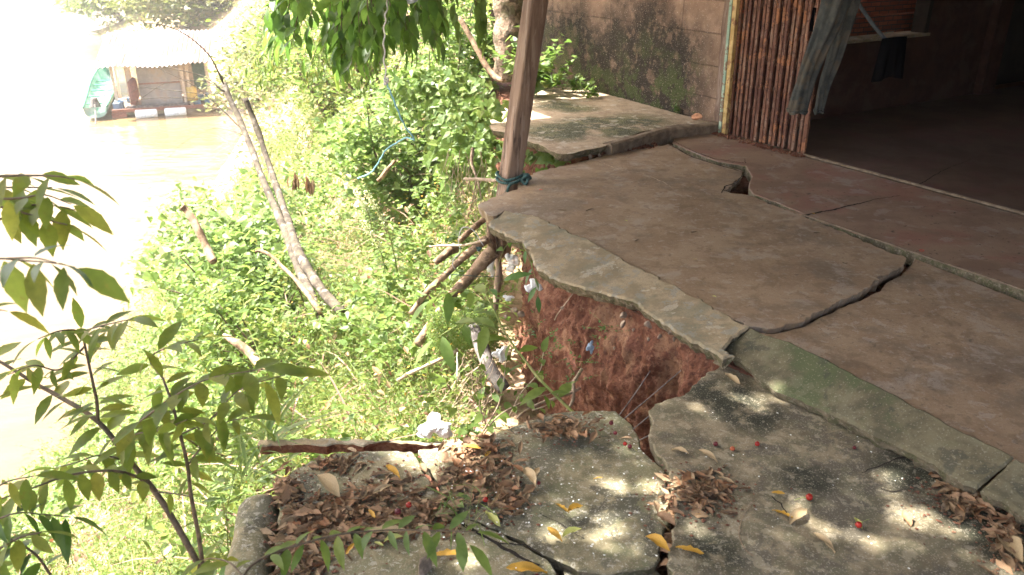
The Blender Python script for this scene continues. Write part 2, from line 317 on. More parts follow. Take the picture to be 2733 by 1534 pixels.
# block wall: mortar joints, dark mould and green moss on orange brown render
def wallmat():
    m, nt, b = new_mat('block_wall_render', .92); vec = coords(nt)
    col = mix(nt, ramp(nt, noise(nt, vec, 4, 8, .65), .3, .7), (.22, .14, .092), (.34, .23, .155))
    col = mix(nt, ramp(nt, noise(nt, vec, 14, 8, .7), .52, .64, 0, .6), col, (.20, .125, .085))
    mp = nt.nodes.new("ShaderNodeMapping"); mp.vector_type = 'POINT'; nt.links.new(vec, mp.inputs[0])
    # turn world x,y,z into run-along-wall / height
    dp = nt.nodes.new("ShaderNodeVectorMath"); dp.operation = 'DOT_PRODUCT'; nt.links.new(vec, dp.inputs[0]); dp.inputs[1].default_value = tuple(UU)
    sx = nt.nodes.new("ShaderNodeSeparateXYZ"); nt.links.new(vec, sx.inputs[0])
    wob = mth(nt, 'MULTIPLY', noise(nt, vec, 6, 5, .6), .03)
    cb = nt.nodes.new("ShaderNodeCombineXYZ"); nt.links.new(mth(nt, 'ADD', dp.outputs["Value"], wob), cb.inputs[0])
    nt.links.new(mth(nt, 'ADD', sx.outputs[2], wob), cb.inputs[1])
    br = nt.nodes.new("ShaderNodeTexBrick"); nt.links.new(cb.outputs[0], br.inputs["Vector"]); br.offset = 0.0; br.squash = 1.0
    br.inputs["Scale"].default_value = 1.0; br.inputs["Brick Width"].default_value = .52; br.inputs["Row Height"].default_value = .27
    br.inputs["Mortar Size"].default_value = .007; br.inputs["Mortar Smooth"].default_value = .5
    jf = br.outputs["Fac"]; col = mix(nt, mth(nt, 'MULTIPLY', jf, .55), col, (.10, .06, .04))
    g = lambda u0, r: None
    # mould: strongest low down and left to middle, thinning to the right
    h = mth(nt, 'ADD', sx.outputs[2], mth(nt, 'MULTIPLY', noise(nt, vec, 1.7, 6, .65), 1.5))
    run = ramp(nt, mth(nt, 'ADD', dp.outputs["Value"], mth(nt, 'MULTIPLY', noise(nt, vec, 2.5, 5, .6), .5)), -5.45, -4.95, 1, .25)
    mould = mth(nt, 'MULTIPLY', mth(nt, 'MULTIPLY', ramp(nt, h, 1.35, 2.0, 1, 0), run), ramp(nt, noise(nt, vec, 7, 8, .7), .38, .50, .6, 1))
    col = mix(nt, mth(nt, 'MULTIPLY', mould, .97), col, (.020, .016, .011))
    moss = mth(nt, 'MULTIPLY', mth(nt, 'MULTIPLY', ramp(nt, h, .95, 1.5, 1, 0), run), ramp(nt, noise(nt, vec, 5, 8, .7), .46, .54, 0, .85))
    col = mix(nt, moss, col, (.052, .066, .018))
    col = mix(nt, ramp(nt, noise(nt, vec, 110, 3, .6), .62, .68, 0, .7), col, (.52, .44, .36))
    nt.links.new(col, b.inputs["Base Color"]); p = bump(nt, b, noise(nt, vec, 40, 8, .7), .6, .012)
    bump(nt, b, mth(nt, 'MULTIPLY', jf, -1), .8, .008, p); return m
M['wall'] = wallmat()
def brickmat():
    m, nt, b = new_mat('red_clay_bricks', .9); vec = coords(nt)
    dp = nt.nodes.new("ShaderNodeVectorMath"); dp.operation = 'DOT_PRODUCT'; nt.links.new(vec, dp.inputs[0]); dp.inputs[1].default_value = tuple(VV)
    sx = nt.nodes.new("ShaderNodeSeparateXYZ"); nt.links.new(vec, sx.inputs[0]); cb = nt.nodes.new("ShaderNodeCombineXYZ")
    nt.links.new(dp.outputs["Value"], cb.inputs[0]); nt.links.new(mth(nt, 'ADD', sx.outputs[2], mth(nt, 'MULTIPLY', noise(nt, vec, 5, 4, .6), .02)), cb.inputs[1])
    br = nt.nodes.new("ShaderNodeTexBrick"); nt.links.new(cb.outputs[0], br.inputs["Vector"])
    br.inputs["Scale"].default_value = 1; br.inputs["Brick Width"].default_value = .15; br.inputs["Row Height"].default_value = .045
    br.inputs["Mortar Size"].default_value = .006; br.inputs["Color1"].default_value = (.42, .13, .07, 1); br.inputs["Color2"].default_value = (.24, .075, .045, 1)
    br.inputs["Mortar"].default_value = (.10, .075, .06, 1)
    col = mix(nt, ramp(nt, noise(nt, vec, 30, 6, .7), .5, .65, 0, .5), br.outputs["Color"], (.16, .08, .055)); nt.links.new(col, b.inputs["Base Color"])
    bump(nt, b, mth(nt, 'MULTIPLY', br.outputs["Fac"], -1), .9, .012); return m
M['brick'] = brickmat()
def watermat():
    m, nt, b = new_mat('muddy_river_water', .12); vec = coords(nt, (1, 2.2, 1)); n = noise(nt, vec, .05, 5, .6)
    nt.links.new(mix(nt, ramp(nt, n, .35, .65), (.11, .076, .036), (.15, .105, .052)), b.inputs["Base Color"]); b.inputs["IOR"].default_value = 1.33
    b.inputs["Specular IOR Level"].default_value = .5; p = bump(nt, b, noise(nt, vec, 1.2, 5, .6), .25, .15); bump(nt, b, noise(nt, vec, .15, 3, .5), .4, .6, p); return m
M['water'] = watermat()
def M2(o, *names):
    for n in names: o.data.materials.append(M[n])
# ------------------------------------------------------------------ slabs
def densify(pts, step, jag, seed, closed=True, keep=None):
    pts = np.asarray(pts, float); out = []; n = len(pts)
    for i in range(n if closed else n - 1):
        a, b = pts[i], pts[(i + 1) % n]; L = np.linalg.norm(b - a); k = max(1, int(L / step)); j = jag if keep is None or not keep[i] else jag * .12
        d = (b - a) / (L + 1e-9); nr = np.array([-d[1], d[0]])
        for t in range(k):
            q = a + (b - a) * t / k
            w = fbm(np.array([[q[0], q[1], seed * 3.1]]), 9, 4, seed)[0] * j * 1.8 + fbm(np.array([[q[0], q[1], seed * 1.7]]), 45, 2, seed + 5)[0] * j * 1.3
            out.append(q + nr * w * (1 if t else .6))
    if not closed: out.append(pts[-1])
    return np.array(out)
def offset_in(p, d):
    a = np.roll(p, 1, 0); c = np.roll(p, -1, 0); t = c - a; t /= np.linalg.norm(t, axis=1)[:, None] + 1e-9
    n = np.stack([-t[:, 1], t[:, 0]], 1); area = np.sum(p[:, 0] * np.roll(p[:, 1], -1) - np.roll(p[:, 0], -1) * p[:, 1])
    return p + n * d * (1 if area > 0 else -1)
def slab(outline, name, label, plane=(0, 0, 0), rim=.006, th=.08, jag=.012, seed=1, top='slab', side='broken', keep=None, cat='slab', group=None, undercut=.05, world=False, step=.02, kind=None):
    z0, gx, gy = plane
    def zz(p): return z0 + gx * p[:, 0] + gy * p[:, 1]
    if world: pts = [np.array(o[:2], float) for o in outline]
    else:
        pts = []
        for (x, y) in outline:
            d = ray(x, y); t = (z0 + gx * CAM[0] + gy * CAM[1] - CAM[2]) / (d[2] - gx * d[0] - gy * d[1]); pts.append((CAM + d * t)[:2])
    p = densify(pts, step, jag, seed, keep=keep); n = len(p)
    area = np.sum(p[:, 0] * np.roll(p[:, 1], -1) - np.roll(p[:, 0], -1) * p[:, 1])
    if area < 0: p = p[::-1].copy()
    p1 = offset_in(p, rim); rr = fbm(np.c_[p, np.zeros(n)], 25, 3, seed + 9)
    r0 = np.c_[p1, zz(p1)]; r1 = np.c_[p, zz(p) - rim * .8]
    q2 = offset_in(p, 0) + (offset_in(p, 1) - p) * (undercut * .3 * (1 + rr))[:, None]
    q3 = p + (offset_in(p, 1) - p) * (undercut * (1 + 1.3 * rr))[:, None]
    r2 = np.c_[q2, zz(p) - th * (.5 + .2 * rr)]; r3 = np.c_[q3, zz(p) - th * (1 + .15 * rr)]
    V = np.vstack([r0, r1, r2, r3]); F = [list(range(n))]; mi = [0]
    for k in range(3):
        for i in range(n):
            j = (i + 1) % n; F.append([(k+1)*n+i, (k+1)*n+j, k*n+j, k*n+i]); mi.append(0 if k == 0 else 1)
    F.append([3*n+i for i in range(n)][::-1]); mi.append(1)
    me = bpy.data.meshes.new(name); me.from_pydata([tuple(v) for v in V], [], F); me.update()
    me.materials.append(M[top]); me.materials.append(M[side]); me.polygons.foreach_set("material_index", mi)
    o = bpy.data.objects.new(name, me); sc.collection.objects.link(o); o["_w"] = (0., 0., 0.)
    if kind: tag(o, kind=kind)
    else: tag(o, label, cat, group)
    return o
def crack(parent, px, z, w, mat='crack', seed=0, jag=.006):
    pts = np.array([P(x, y, 0)[:2] for x, y in px]) if not callable(z) else np.array([P(x, y, 0)[:2] for x, y in px])
    zz = z if not callable(z) else 0
    pts = np.array([P(x, y, zz)[:2] for x, y in px]); p = densify(pts, .015, jag, seed, closed=False)
    t = np.gradient(p, axis=0); t /= np.linalg.norm(t, axis=1)[:, None]; n = np.stack([-t[:, 1], t[:, 0]], 1); m = len(p)
    ww = np.interp(np.linspace(0, 1, m), np.linspace(0, 1, len(w)), w) * (1 + .5 * fbm(np.c_[p, np.zeros(m)], 30, 2, seed))
    V = np.vstack([np.c_[p + n * ww[:, None] * .5, np.full(m, zz + .0025)], np.c_[p - n * ww[:, None] * .5, np.full(m, zz + .0025)]])
    F = np.array([[i, i + 1, m + i + 1, m + i] for i in range(m - 1)])
    b = Batch(); b.add(V, F); return b.build('crack', M[mat], parent)

main = slab([(1279,549),(1307,529),(1330,520),(1359,512),(1381,505),(1394,474),(1429,460),(1472,448),(1519,438),(1584,422),(1660,405),(1740,392),(1785,384),
      (1850,418),(1905,436),(1975,452),(1978,470),(1958,492),(1928,508),(1950,515),(1998,520),(2060,545),(2150,578),(2260,622),(2330,655),(2385,677),(2415,682),(2418,697),(2390,722),
      (2352,738),(2335,760),(2290,785),(2255,797),(2180,832),(2130,858),(2050,878),(2019,873),(1985,868),(1900,822),(1822,785),(1704,721),(1573,650),(1492,615),(1435,583),(1346,563),(1318,577),(1297,570)],
     'concrete_slab', 'large brown cement slab of the porch, broken free and jutting over the pit', plane=(0, 0, 0), rim=.003, th=.075, jag=.014, seed=3, top='porch', side='porch', undercut=.03)
crack(main, [(1587,424),(1620,440),(1660,455),(1712,463),(1768,485),(1800,507)], 0, [.006, .009, .006, .009, .003], 'crack_pale', 3)
crack(main, [(1785,386),(1850,420),(1905,438),(1972,456)], 0, [.004, .012, .010, .014], 'crack', 5)
crack(main, [(1925,516),(1935,498),(1965,488),(1978,468)], 0, [.004, .010, .012, .004], 'crack', 6)
right = slab([(2440,688),(2733,805),(2900,872),(3900,1300),(3900,2000),(3100,1500),(2700,1227),(2307,1022),(2105,916),(2040,896),(2028,887),(2062,890),(2140,871),(2190,846),(2264,811),(2301,799),(2347,776),(2368,752),(2405,734),(2436,700)],
     'concrete_slab', 'smooth brown cement slab in the near corner of the porch, beyond the long dark crack', plane=(-.022, 0, 0), th=.09, jag=.004, seed=8, top='porch', undercut=.02)
j0, j1, j2 = 4.005, 5.16, 5.22
strip = slab([UV(-5.02, 5.10)] + [UV(*touv(P(x, y))) for x, y in ((1945,360),(1880,348),(1800,362),(1795,381),(1860,410),(1915,430),(1990,442),(2006,470),(1998,500),(2010,517),(2075,541),(2155,573))] +
     [UV(-3.3, 4.010), UV(-2.4, 4.010), UV(-1.0, 4.010), UV(1.5, 4.015), UV(1.5, 5.15), UV(-2, 5.15), UV(-4.1, 5.15)],
     'concrete_slab', 'dull reddish cement strip between the long joint and the doorway sill', plane=(.001, 0, 0), th=.08, jag=.004, seed=14, top='porch_red', undercut=.01, world=True)
crack(strip, [(2150,575),(2190,566),(2250,553),(2300,542),(2340,531),(2402,522)], .001, [.022, .012, .012, .006, .004], 'crack', 9)
crack(strip, [(1800,378),(1850,404),(1905,424),(1990,436),(1985,424)], .001, [.004, .006, .012, .01, .003], 'crack', 11)
# thin mortar beads on the joint and the doorway sill
def bead(name, label, v, u0, u1, r, mat, seed):
    b = Batch(); n = int((u1 - u0) / .03); pts = np.array([UV(u, v, .002) for u in np.linspace(u0, u1, n)])
    pts[:, :2] += (fbm(pts, 6, 3, seed)[:, None]) * .012 * VV[:2]; tube(b, pts, r, 8, .35, seed, flat=.55)
    return tag(b.build(name, M[mat]), label, 'mortar ridge')
bead('mortar_ridge', 'raised pale mortar ridge along the doorway sill', 5.19, -4.15, 1.5, .020, 'bead', 2)
bead('mortar_ridge', 'thin mortar line along the joint across the porch floor', 4.012, -3.15, 1.5, .009, 'bead', 4)
# room floor
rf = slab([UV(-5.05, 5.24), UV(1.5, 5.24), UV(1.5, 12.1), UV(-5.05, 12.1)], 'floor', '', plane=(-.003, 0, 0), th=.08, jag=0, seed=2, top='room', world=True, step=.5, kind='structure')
crack(rf, [(2446,498),(2490,470),(2540,445),(2590,425)], -.003, [.008, .006, .004, .002], 'crack', 19)
# apron: sloping mortar edge, broken part over the pit
def sloped(outline_px, name, label, seed, top, drop, lift=.008, gx=None, th=.07, keep=None, jag=.012):
    # plane through the porch edge line v=2.5, falling outwards
    k = drop; g = (VV[0] * k, VV[1] * k)
    return slab(outline_px, name, label, plane=(-2.515 * k + lift, g[0], g[1]), rim=.010, th=th, jag=jag, seed=seed, top=top, undercut=.04, cat='slab edge')
ap = sloped([(1303,596),(1318,578),(1346,558),(1440,577),(1497,608),(1578,644),(1710,714),(1828,777),(1906,815),(1985,860),(2002,868),(1968,893),(1940,918),(1934,930),(1962,948),(1930,956),(1900,938),(1860,915),(1820,892),(1745,842),(1690,800),(1640,786),(1560,770),(1510,752),(1470,738),(1425,706),(1420,680),(1416,664),(1380,642),(1345,628),(1322,612)],
       'mortar_apron', 'pale sloping cement apron with a ragged mossy edge over the pit', 21, 'apron', .18, jag=.015)
kb = sloped([(2005,870),(2042,890),(2110,908),(2314,1012),(2507,1112),(2707,1216),(2610,1302),(2572,1290),(2495,1234),(2420,1200),(2353,1166),(2250,1115),(2140,1066),(2072,1042),(2020,1004),(1998,976),(1958,956),(1938,932),(1944,919),(1972,895)],
       'mortar_kerb', 'green stained sloping mortar kerb between the porch floor and the lower slabs', 23, 'kerb', .46, lift=-.008, jag=.004)
kb2 = sloped([(2712,1220),(2907,1320),(3300,1540),(3300,1800),(2900,1480),(2725,1372),(2690,1345),(2617,1307)],
       'mortar_kerb', 'grey end piece of the mortar kerb beyond its slanting crack', 25, 'kerb', .46, lift=-.008, jag=.004)
# lower slabs
LZ = -.12
big = slab([(1940,922),(1990,930),(2050,975),(2094,1024),(2152,1058),(2260,1107),(2363,1158),(2505,1226),(2582,1282),(2700,1337),(2735,1364),(2900,1484),(3300,1800),(3300,2400),(1760,2300),(1788,1534),(1783,1480),(1795,1420),(1800,1350),(1790,1300),(1786,1262),(1775,1235),
      (1745,1200),(1735,1165),(1742,1120),(1735,1100),(1745,1075),(1790,1062),(1830,1052),(1870,1010),(1920,975)],
     'concrete_slab', 'big dark weathered slab in the near right corner with black moss patches', plane=(LZ, 0, 0), th=.10, jag=.010, seed=31, top='slab', step=.014, undercut=.03)
crack(big, [(2300,1263),(2345,1245),(2395,1222),(2450,1221),(2500,1236),(2550,1272)], LZ, [.003, .005, .005, .006, .010], 'crack', 12)
crack(big, [(2060,1325),(2085,1345),(2100,1370)], LZ, [.006, .005, .003], 'crack', 13)
crack(big, [(2350,1305),(2375,1312),(2410,1308)], LZ, [.003, .006, .003], 'crack', 15)
mid = slab([(1330,1152),(1360,1140),(1450,1108),(1540,1096),(1610,1095),(1640,1096),(1665,1115),(1690,1145),(1705,1165),(1712,1195),(1745,1230),(1770,1250),(1783,1270),(1785,1310),(1790,1340),(1785,1400),(1762,1440),(1765,1490),(1750,1510),(1690,1525),(1610,1530),(1545,1520),
      (1500,1500),(1460,1480),(1400,1440),(1330,1410),(1290,1395),(1240,1380),(1200,1330),(1150,1260),(1125,1225),(1117,1200),(1180,1195),(1250,1180)],
     'concrete_slab', 'grey mottled slab in the middle, tipped towards the pit, with yellow leaves on it', plane=(LZ - .01, -.008, -.01), th=.10, jag=.008, seed=33, top='slab_pale', undercut=.04)
crack(mid, [(1440,1370),(1500,1400),(1560,1440)], LZ - .03, [.002, .003, .002], 'crack', 16)
left = slab([(745,1290),(770,1262),(830,1228),(905,1208),(980,1201),(1060,1201),(1098,1203),(1112,1228),(1128,1262),(1140,1275),(1175,1320),(1228,1378),(1285,1402),(1325,1418),(1395,1448),(1470,1500),(1490,1540),(1560,1700),(720,1700),(735,1534),(742,1400)],
     'concrete_slab', 'left slab heaped with dry brown leaves, reaching the round kerb', plane=(LZ - .03, 0, 0), th=.09, jag=.008, seed=35, top='slab_pale', undercut=.04)
low = slab([(1500,1508),(1545,1528),(1610,1538),(1690,1533),(1750,1518),(1775,1545),(1750,2200),(1560,1760),(1515,1600)],
     'concrete_slab', 'sunken corner of slab at the bottom edge below the curved crack', plane=(LZ - .07, 0, 0), th=.08, jag=.006, seed=37, top='slab_pale')
crack(left, [(1235,1400),(1290,1430),(1330,1450),(1395,1490),(1440,1510)], LZ - .03, [.012, .010, .014, .008], 'crack', 17)
crack(left, [(1330,1450),(1400,1455),(1450,1488)], LZ - .03, [.004, .006, .003], 'crack', 18)
thin = slab([(692,1174),(800,1172),(900,1172),(1050,1173),(1217,1172),(1240,1180),(1215,1192),(1100,1184),(1000,1182),(900,1184),(780,1184),(700,1188)],
     'slab_edge', 'long thin broken slab edge lying between the undergrowth and the left slab', plane=(-.36, 0, 0), th=.050, jag=.018, seed=41, top='apron', side='soil', cat='slab edge', undercut=.01)
far = slab([(1300,325),(1345,290),(1400,262),(1450,240),(1500,232),(1560,236),(1608,247),(1700,272),(1800,300),(1900,326),(1893,332),(1830,330),(1790,338),(1715,350),(1640,378),(1610,392),(1570,398),(1530,408),(1500,410),(1470,402),(1440,386),(1400,372),(1355,352),(1318,348)],
     'concrete_slab', 'moss stained slab at the foot of the block wall, one corner in the sun', plane=(.07, 0, 0), th=.07, jag=.010, seed=43, top='moss_slab', undercut=.05, rim=.003)
# step beam made of broken kerb blocks
for i, (x0, x1, y0, y1, lb) in enumerate(((1620, 1775, 392, 352, 'long broken concrete beam forming the step beside the mossy slab'), (1778, 1925, 351, 334, 'short broken concrete beam at the wall end of the step'))):
    a, c = P(x0, y0, .05), P(x1, y1, .05); d = (c - a) / np.linalg.norm(c - a); nn = np.cross([0, 0, 1], d); b = Batch()
    k = 14; V = []
    for t in np.linspace(0, 1, k):
        p = a + (c - a) * t
        for (s, h) in ((-.05, -.10), (-.055, .02), (-.03, .035), (.03, .035), (.05, .02), (.05, -.10)):
            q = p + nn * s + np.array([0, 0, h]); V.append(q + fbm(q[None], 14, 3, i)[0] * .018)
    b.add(V, [[i_*6+j, i_*6+(j+1) % 6, (i_+1)*6+(j+1) % 6, (i_+1)*6+j] for i_ in range(k-1) for j in range(6)] + [list(range(6))[::-1], [(k-1)*6+j for j in range(6)]])
    tag(b.build('concrete_beam', M['bead']), lb, 'beam')
# rounded kerb block at the left edge
b = Batch(); V = []; k = 26; ax0, ax1 = P(712, 1335, LZ - .08), P(672, 1700, LZ - .10)
ax0 = P(695, 1330, LZ - .06); ax1 = P(640, 1640, LZ - .06); d = (ax1 - ax0) / np.linalg.norm(ax1 - ax0); nn = np.cross(d, [0, 0, 1]); nsec = 18
for i, t in enumerate(np.linspace(0, 1, k)):
    p = ax0 + (ax1 - ax0) * t; s = min(1, .35 + (i / 3.0) ** .6) if i < 4 else 1
    for j in range(nsec):
        th = 2 * math.pi * j / nsec; r = (abs(math.cos(th)) ** 3 + abs(math.sin(th)) ** 3) ** (-1 / 3)
        q = p + nn * math.cos(th) * r * .072 * s + np.array([0, 0, math.sin(th) * r * .10 * s - .06]); V.append(q + fbm(q[None], 12, 3, 4)[0] * .014)
b.add(V, [[i*nsec+j, i*nsec+(j+1) % nsec, (i+1)*nsec+(j+1) % nsec, (i+1)*nsec+j] for i in range(k-1) for j in range(nsec)] + [list(range(nsec))[::-1]])
tag(b.build('kerb_block', M['slab_pale'], smooth=True), 'worn round-topped concrete kerb at the left end of the leaf covered slab', 'kerb')

# ------------------------------------------------------------------ soil: plateau, cliff, bank terrain, river
CL = [(-.35, 13), (-.3, 10.6), (-.15, 9.2), (0, 8.3), (.02, 7.6), (.05, 7.25), (.3, 6.85), (.55, 6.7), (.75, 6.75), (.62, 6.45), (.3, 6.15), (.18, 5.7), (.12, 5.2), (.17, 4.85), (.22, 4.5), (.27, 4.25),
      (.36, 3.96), (.53, 3.70), (.71, 3.42), (.88, 3.14), (.98, 3.0), (.90, 2.92), (.72, 2.80), (.60, 2.72), (.52, 2.55), (.50, 2.38), (.44, 2.42), (.36, 2.62), (.2, 2.78), (0, 2.76), (-.2, 2.66), (-.42, 2.58),
      (-.62, 2.50), (-.78, 2.40), (-.80, 2.2), (-.76, 1.7), (-.74, 1.0), (-.74, -2.5)]
CL = np.array(CL, float)
seg = np.linalg.norm(np.diff(CL, axis=0), axis=1); cum = np.r_[0, np.cumsum(seg)]
def cz(x, y): return np.where(np.asarray(x) * VV[0] + np.asarray(y) * VV[1] > 2.56, -.085, -.27)
tt = np.concatenate([np.arange(0, cum[11], .06), np.arange(cum[11], cum[33], .0125), np.arange(cum[33], cum[-1], .05)])
cx = np.interp(tt, cum, CL[:, 0]); cy = np.interp(tt, cum, CL[:, 1]); ctop = np.stack([cx, cy], 1)
for _ in range(3): ctop[1:-1] = .25 * ctop[:-2] + .5 * ctop[1:-1] + .25 * ctop[2:]
ct = np.gradient(ctop, axis=0); ct /= np.linalg.norm(ct, axis=1)[:, None]; cn = np.stack([ct[:, 1], -ct[:, 0]], 1)   # outward, river side
for _ in range(12): cn[1:-1] = .25 * cn[:-2] + .5 * cn[1:-1] + .25 * cn[2:]
if True:
    cn /= np.linalg.norm(cn, axis=1)[:, None]
kk = int(np.argmin(np.abs(ctop[:, 0] - .97) + np.abs(ctop[:, 1] - 3.0)))
ztop = np.where(np.arange(len(ctop)) <= kk, -.07, -.25)
for _ in range(6): ztop[1:-1] = .25 * ztop[:-2] + .5 * ztop[1:-1] + .25 * ztop[2:]
nv = 90; V = []
sm = np.linspace(0, 1, nv) ** 1.15
P0 = np.zeros((len(ctop), nv, 3))
inn = np.exp(-((ctop[:, 0] - .5) ** 2 + (ctop[:, 1] - 3.4) ** 2) / .8)                        # inside the scoop
for k, s in enumerate(sm):
    out = -.03 + .16 * s + .10 * s ** 2 * (1 - .3 * inn) + .05 * np.sin(s * 9)
    P0[:, k, 0] = ctop[:, 0] + cn[:, 0] * out; P0[:, k, 1] = ctop[:, 1] + cn[:, 1] * out; P0[:, k, 2] = ztop - s * 1.75
q = P0.reshape(-1, 3); streak = q * np.array([1, 1, .22])
dsp = .10 * fbm(q, 2.0, 4, 3) + .05 * np.clip(1.6 * fbm(q, 5, 3, 8), -1, .3) + .055 * fbm(streak, 10, 4, 9) + .045 * np.abs(fbm(streak, 26, 3, 12)) + .020 * fbm(q, 50, 3, 5)
dsp = dsp * np.clip(np.tile(sm, len(ctop)) * 8, .3, 1)
q = q + np.repeat(np.c_[cn, np.zeros(len(cn))], nv, 0) * dsp[:, None]; q[:, 2] += .03 * fbm(q, 12, 3, 31) * np.clip(np.tile(sm, len(ctop)) * 8, 0, 1)
nU = len(ctop); idx = np.arange(nU * nv).reshape(nU, nv)
F = np.stack([idx[:-1, :-1], idx[1:, :-1], idx[1:, 1:], idx[:-1, 1:]], -1).reshape(-1, 4)
b = Batch(); b.add(q, F); o = b.build('soil_cliff', M['soil'], smooth=True); tag(o, kind='structure')
# plateau under the porch and the lower slabs
pa = [tuple(p) for p in ctop[:kk + 1:2]] + [tuple(UV(*uv)[:2]) for uv in ((1.5, 2.60), (1.5, 12), (-12, 12))]
pb = [tuple(p) for p in ctop[kk::2]] + [(6, -2.5), tuple(UV(1.9, 2.60)[:2])]
for nm, pp, z in (('soil_ground', pa, -.10), ('soil_ground', pb, -.285)):
    me = bpy.data.meshes.new(nm); me.from_pydata([(x, y, z) for x, y in pp], [], [list(range(len(pp)))]); me.materials.append(M['soil'])
    o = bpy.data.objects.new(nm, me); sc.collection.objects.link(o); tag(o, kind='structure')
b = Batch(); b.add([UV(-1.8, 2.61, -.30), UV(1.6, 2.61, -.30), UV(1.6, 2.61, -.09), UV(-1.8, 2.61, -.09)], np.array([[0, 1, 2, 3]])); tag(b.build('soil_ground', M['soil']), kind='structure')
def xe(y): return np.where(y < 9, -.3, -.3 - (y - 9) * .30) + np.where(y < 2.6, -.75, 0) * 1.0
def xw(y): return np.interp(y, [-5, 11, 20, 28, 34, 38, 43, 48, 58, 70, 84, 110, 200], [-6.6, -6.7, -8.4, -10.2, -10.2, -12.4, -15.8, -17.8, -25, -34.5, -34.5, -46, -60])
WZ = -6.0
def terr(x, y, fine=True):
    x = np.asarray(x, float); y = np.asarray(y, float); e = xe(y); s = e - x; sm_ = e - xw(y); t = np.clip(s / sm_, 0, 1.6)
    z = -1.15 + (WZ + 1.15) * (np.minimum(t, 1) ** 1.12) - np.maximum(t - 1, 0) * 3
    pl = np.clip((y - 8.5) / 3.0, 0, 1); top = -.35 + .0 * y
    z = z + pl * (.8) * np.clip(1 - t * 2.5, 0, 1)
    p = np.stack([x, y, np.zeros_like(x)], -1)
    z = z + .16 * fbm(p, .9, 3, 21) + .05 * fbm(p, 4, 2, 22)
    return z
xs = np.concatenate([np.linspace(-70, -16, 46), np.linspace(-15.6, -6, 60), np.linspace(-5.9, 1.4, 122), np.linspace(2, 30, 20)])
ys = np.concatenate([np.linspace(-6, .9, 20), np.linspace(1, 10, 140), np.linspace(10.15, 30, 90), np.linspace(31, 130, 100)])
X, Y = np.meshgrid(xs, ys, indexing='ij'); Z = terr(X, Y)
idx = np.arange(X.size).reshape(X.shape); F = np.stack([idx[:-1, :-1], idx[1:, :-1], idx[1:, 1:], idx[:-1, 1:]], -1).reshape(-1, 4)
b = Batch(); b.add(np.stack([X, Y, Z], -1).reshape(-1, 3), F); tag(b.build('ground', M['ground'], smooth=True), kind='structure')
b = Batch(); b.add([(-500, -200, WZ), (60, -200, WZ), (60, 600, WZ), (-500, 600, WZ)], np.array([[0, 1, 2, 3]])); tag(b.build('river', M['water']), kind='structure')
b = Batch(); b.add([(1.0, -40, -.4), (200, -40, -.4), (200, 9, -.4), (8, 9, -.4), (8, -2.6, -.4), (1.0, -2.6, -.4)], [[0, 1, 2, 3, 4, 5]]); tag(b.build('yard', M['ground']), kind='structure')

# ------------------------------------------------------------------ house
def wallbox(b, u0, u1, v0, v1, z0, z1):
    c = UV((u0+u1)/2, (v0+v1)/2, (z0+z1)/2); box(b, c, HA, abs(u1-u0)/2, abs(v1-v0)/2, abs(z1-z0)/2)
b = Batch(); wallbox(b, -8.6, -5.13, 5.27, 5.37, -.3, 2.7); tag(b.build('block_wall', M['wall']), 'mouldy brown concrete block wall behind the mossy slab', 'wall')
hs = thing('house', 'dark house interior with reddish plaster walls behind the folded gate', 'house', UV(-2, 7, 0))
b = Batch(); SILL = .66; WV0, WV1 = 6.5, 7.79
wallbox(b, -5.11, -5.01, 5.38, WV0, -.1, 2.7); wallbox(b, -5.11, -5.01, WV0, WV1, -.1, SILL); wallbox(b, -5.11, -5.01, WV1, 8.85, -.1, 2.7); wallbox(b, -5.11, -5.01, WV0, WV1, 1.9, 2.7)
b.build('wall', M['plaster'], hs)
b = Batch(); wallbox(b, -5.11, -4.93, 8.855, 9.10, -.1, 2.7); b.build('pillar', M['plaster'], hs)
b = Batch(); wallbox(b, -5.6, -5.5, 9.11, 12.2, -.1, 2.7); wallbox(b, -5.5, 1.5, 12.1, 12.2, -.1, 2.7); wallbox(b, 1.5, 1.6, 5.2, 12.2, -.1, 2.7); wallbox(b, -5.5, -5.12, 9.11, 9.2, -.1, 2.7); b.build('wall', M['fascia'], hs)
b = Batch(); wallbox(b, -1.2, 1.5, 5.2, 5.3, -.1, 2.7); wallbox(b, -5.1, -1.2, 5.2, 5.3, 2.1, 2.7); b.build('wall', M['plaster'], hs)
b = Batch()
for (v0, v1, z0, z1) in ((WV1 - .06, WV1, SILL, 1.9),): wallbox(b, -5.13, -4.985, v0 + .001, v1 + .001, z0 + .002, z1)
wf = b.build('window_frame', M['fascia'], hs)
b = Batch(); wallbox(b, -5.18, -4.97, WV0, WV1 + .02, SILL + .002, SILL + .03); b.build('sill', M['apron'], wf)
b = Batch(); n = 40                         # corrugated tin roof over porch and room, unseen wall flaps shaped to steer sun
def roofsheet(b, u0, u1, v0, v1, z0, z1):
    us = np.linspace(u0, u1, int((u1 - u0) / .04)); V = []
    for lay in (0, .012):
        for u in us:
            for v, z in ((v0, z0), (v1, z1)): V.append(UV(u, v, z + .015 * math.sin(u * 2 * math.pi / .16) + lay))
    n = len(us); F = [[2*i, 2*i+2, 2*i+3, 2*i+1] for i in range(n-1)] + [[2*n+2*i, 2*n+2*i+1, 2*n+2*i+3, 2*n+2*i+2] for i in range(n-1)]; b.add(V, F)
roofsheet(b, -7.15, 1.9, 1.45, 6.0, 2.28, 2.9); roofsheet(b, -7.15, 1.9, 6.0, 12.6, 2.9, 2.4); roofsheet(b, -7.8, -7.15, 3.1, 6.0, 2.5, 2.9); roofsheet(b, -9.2, -7.3, 4.15, 6.0, 2.6, 2.9)
b.build('roof', M['sheet'], hs)
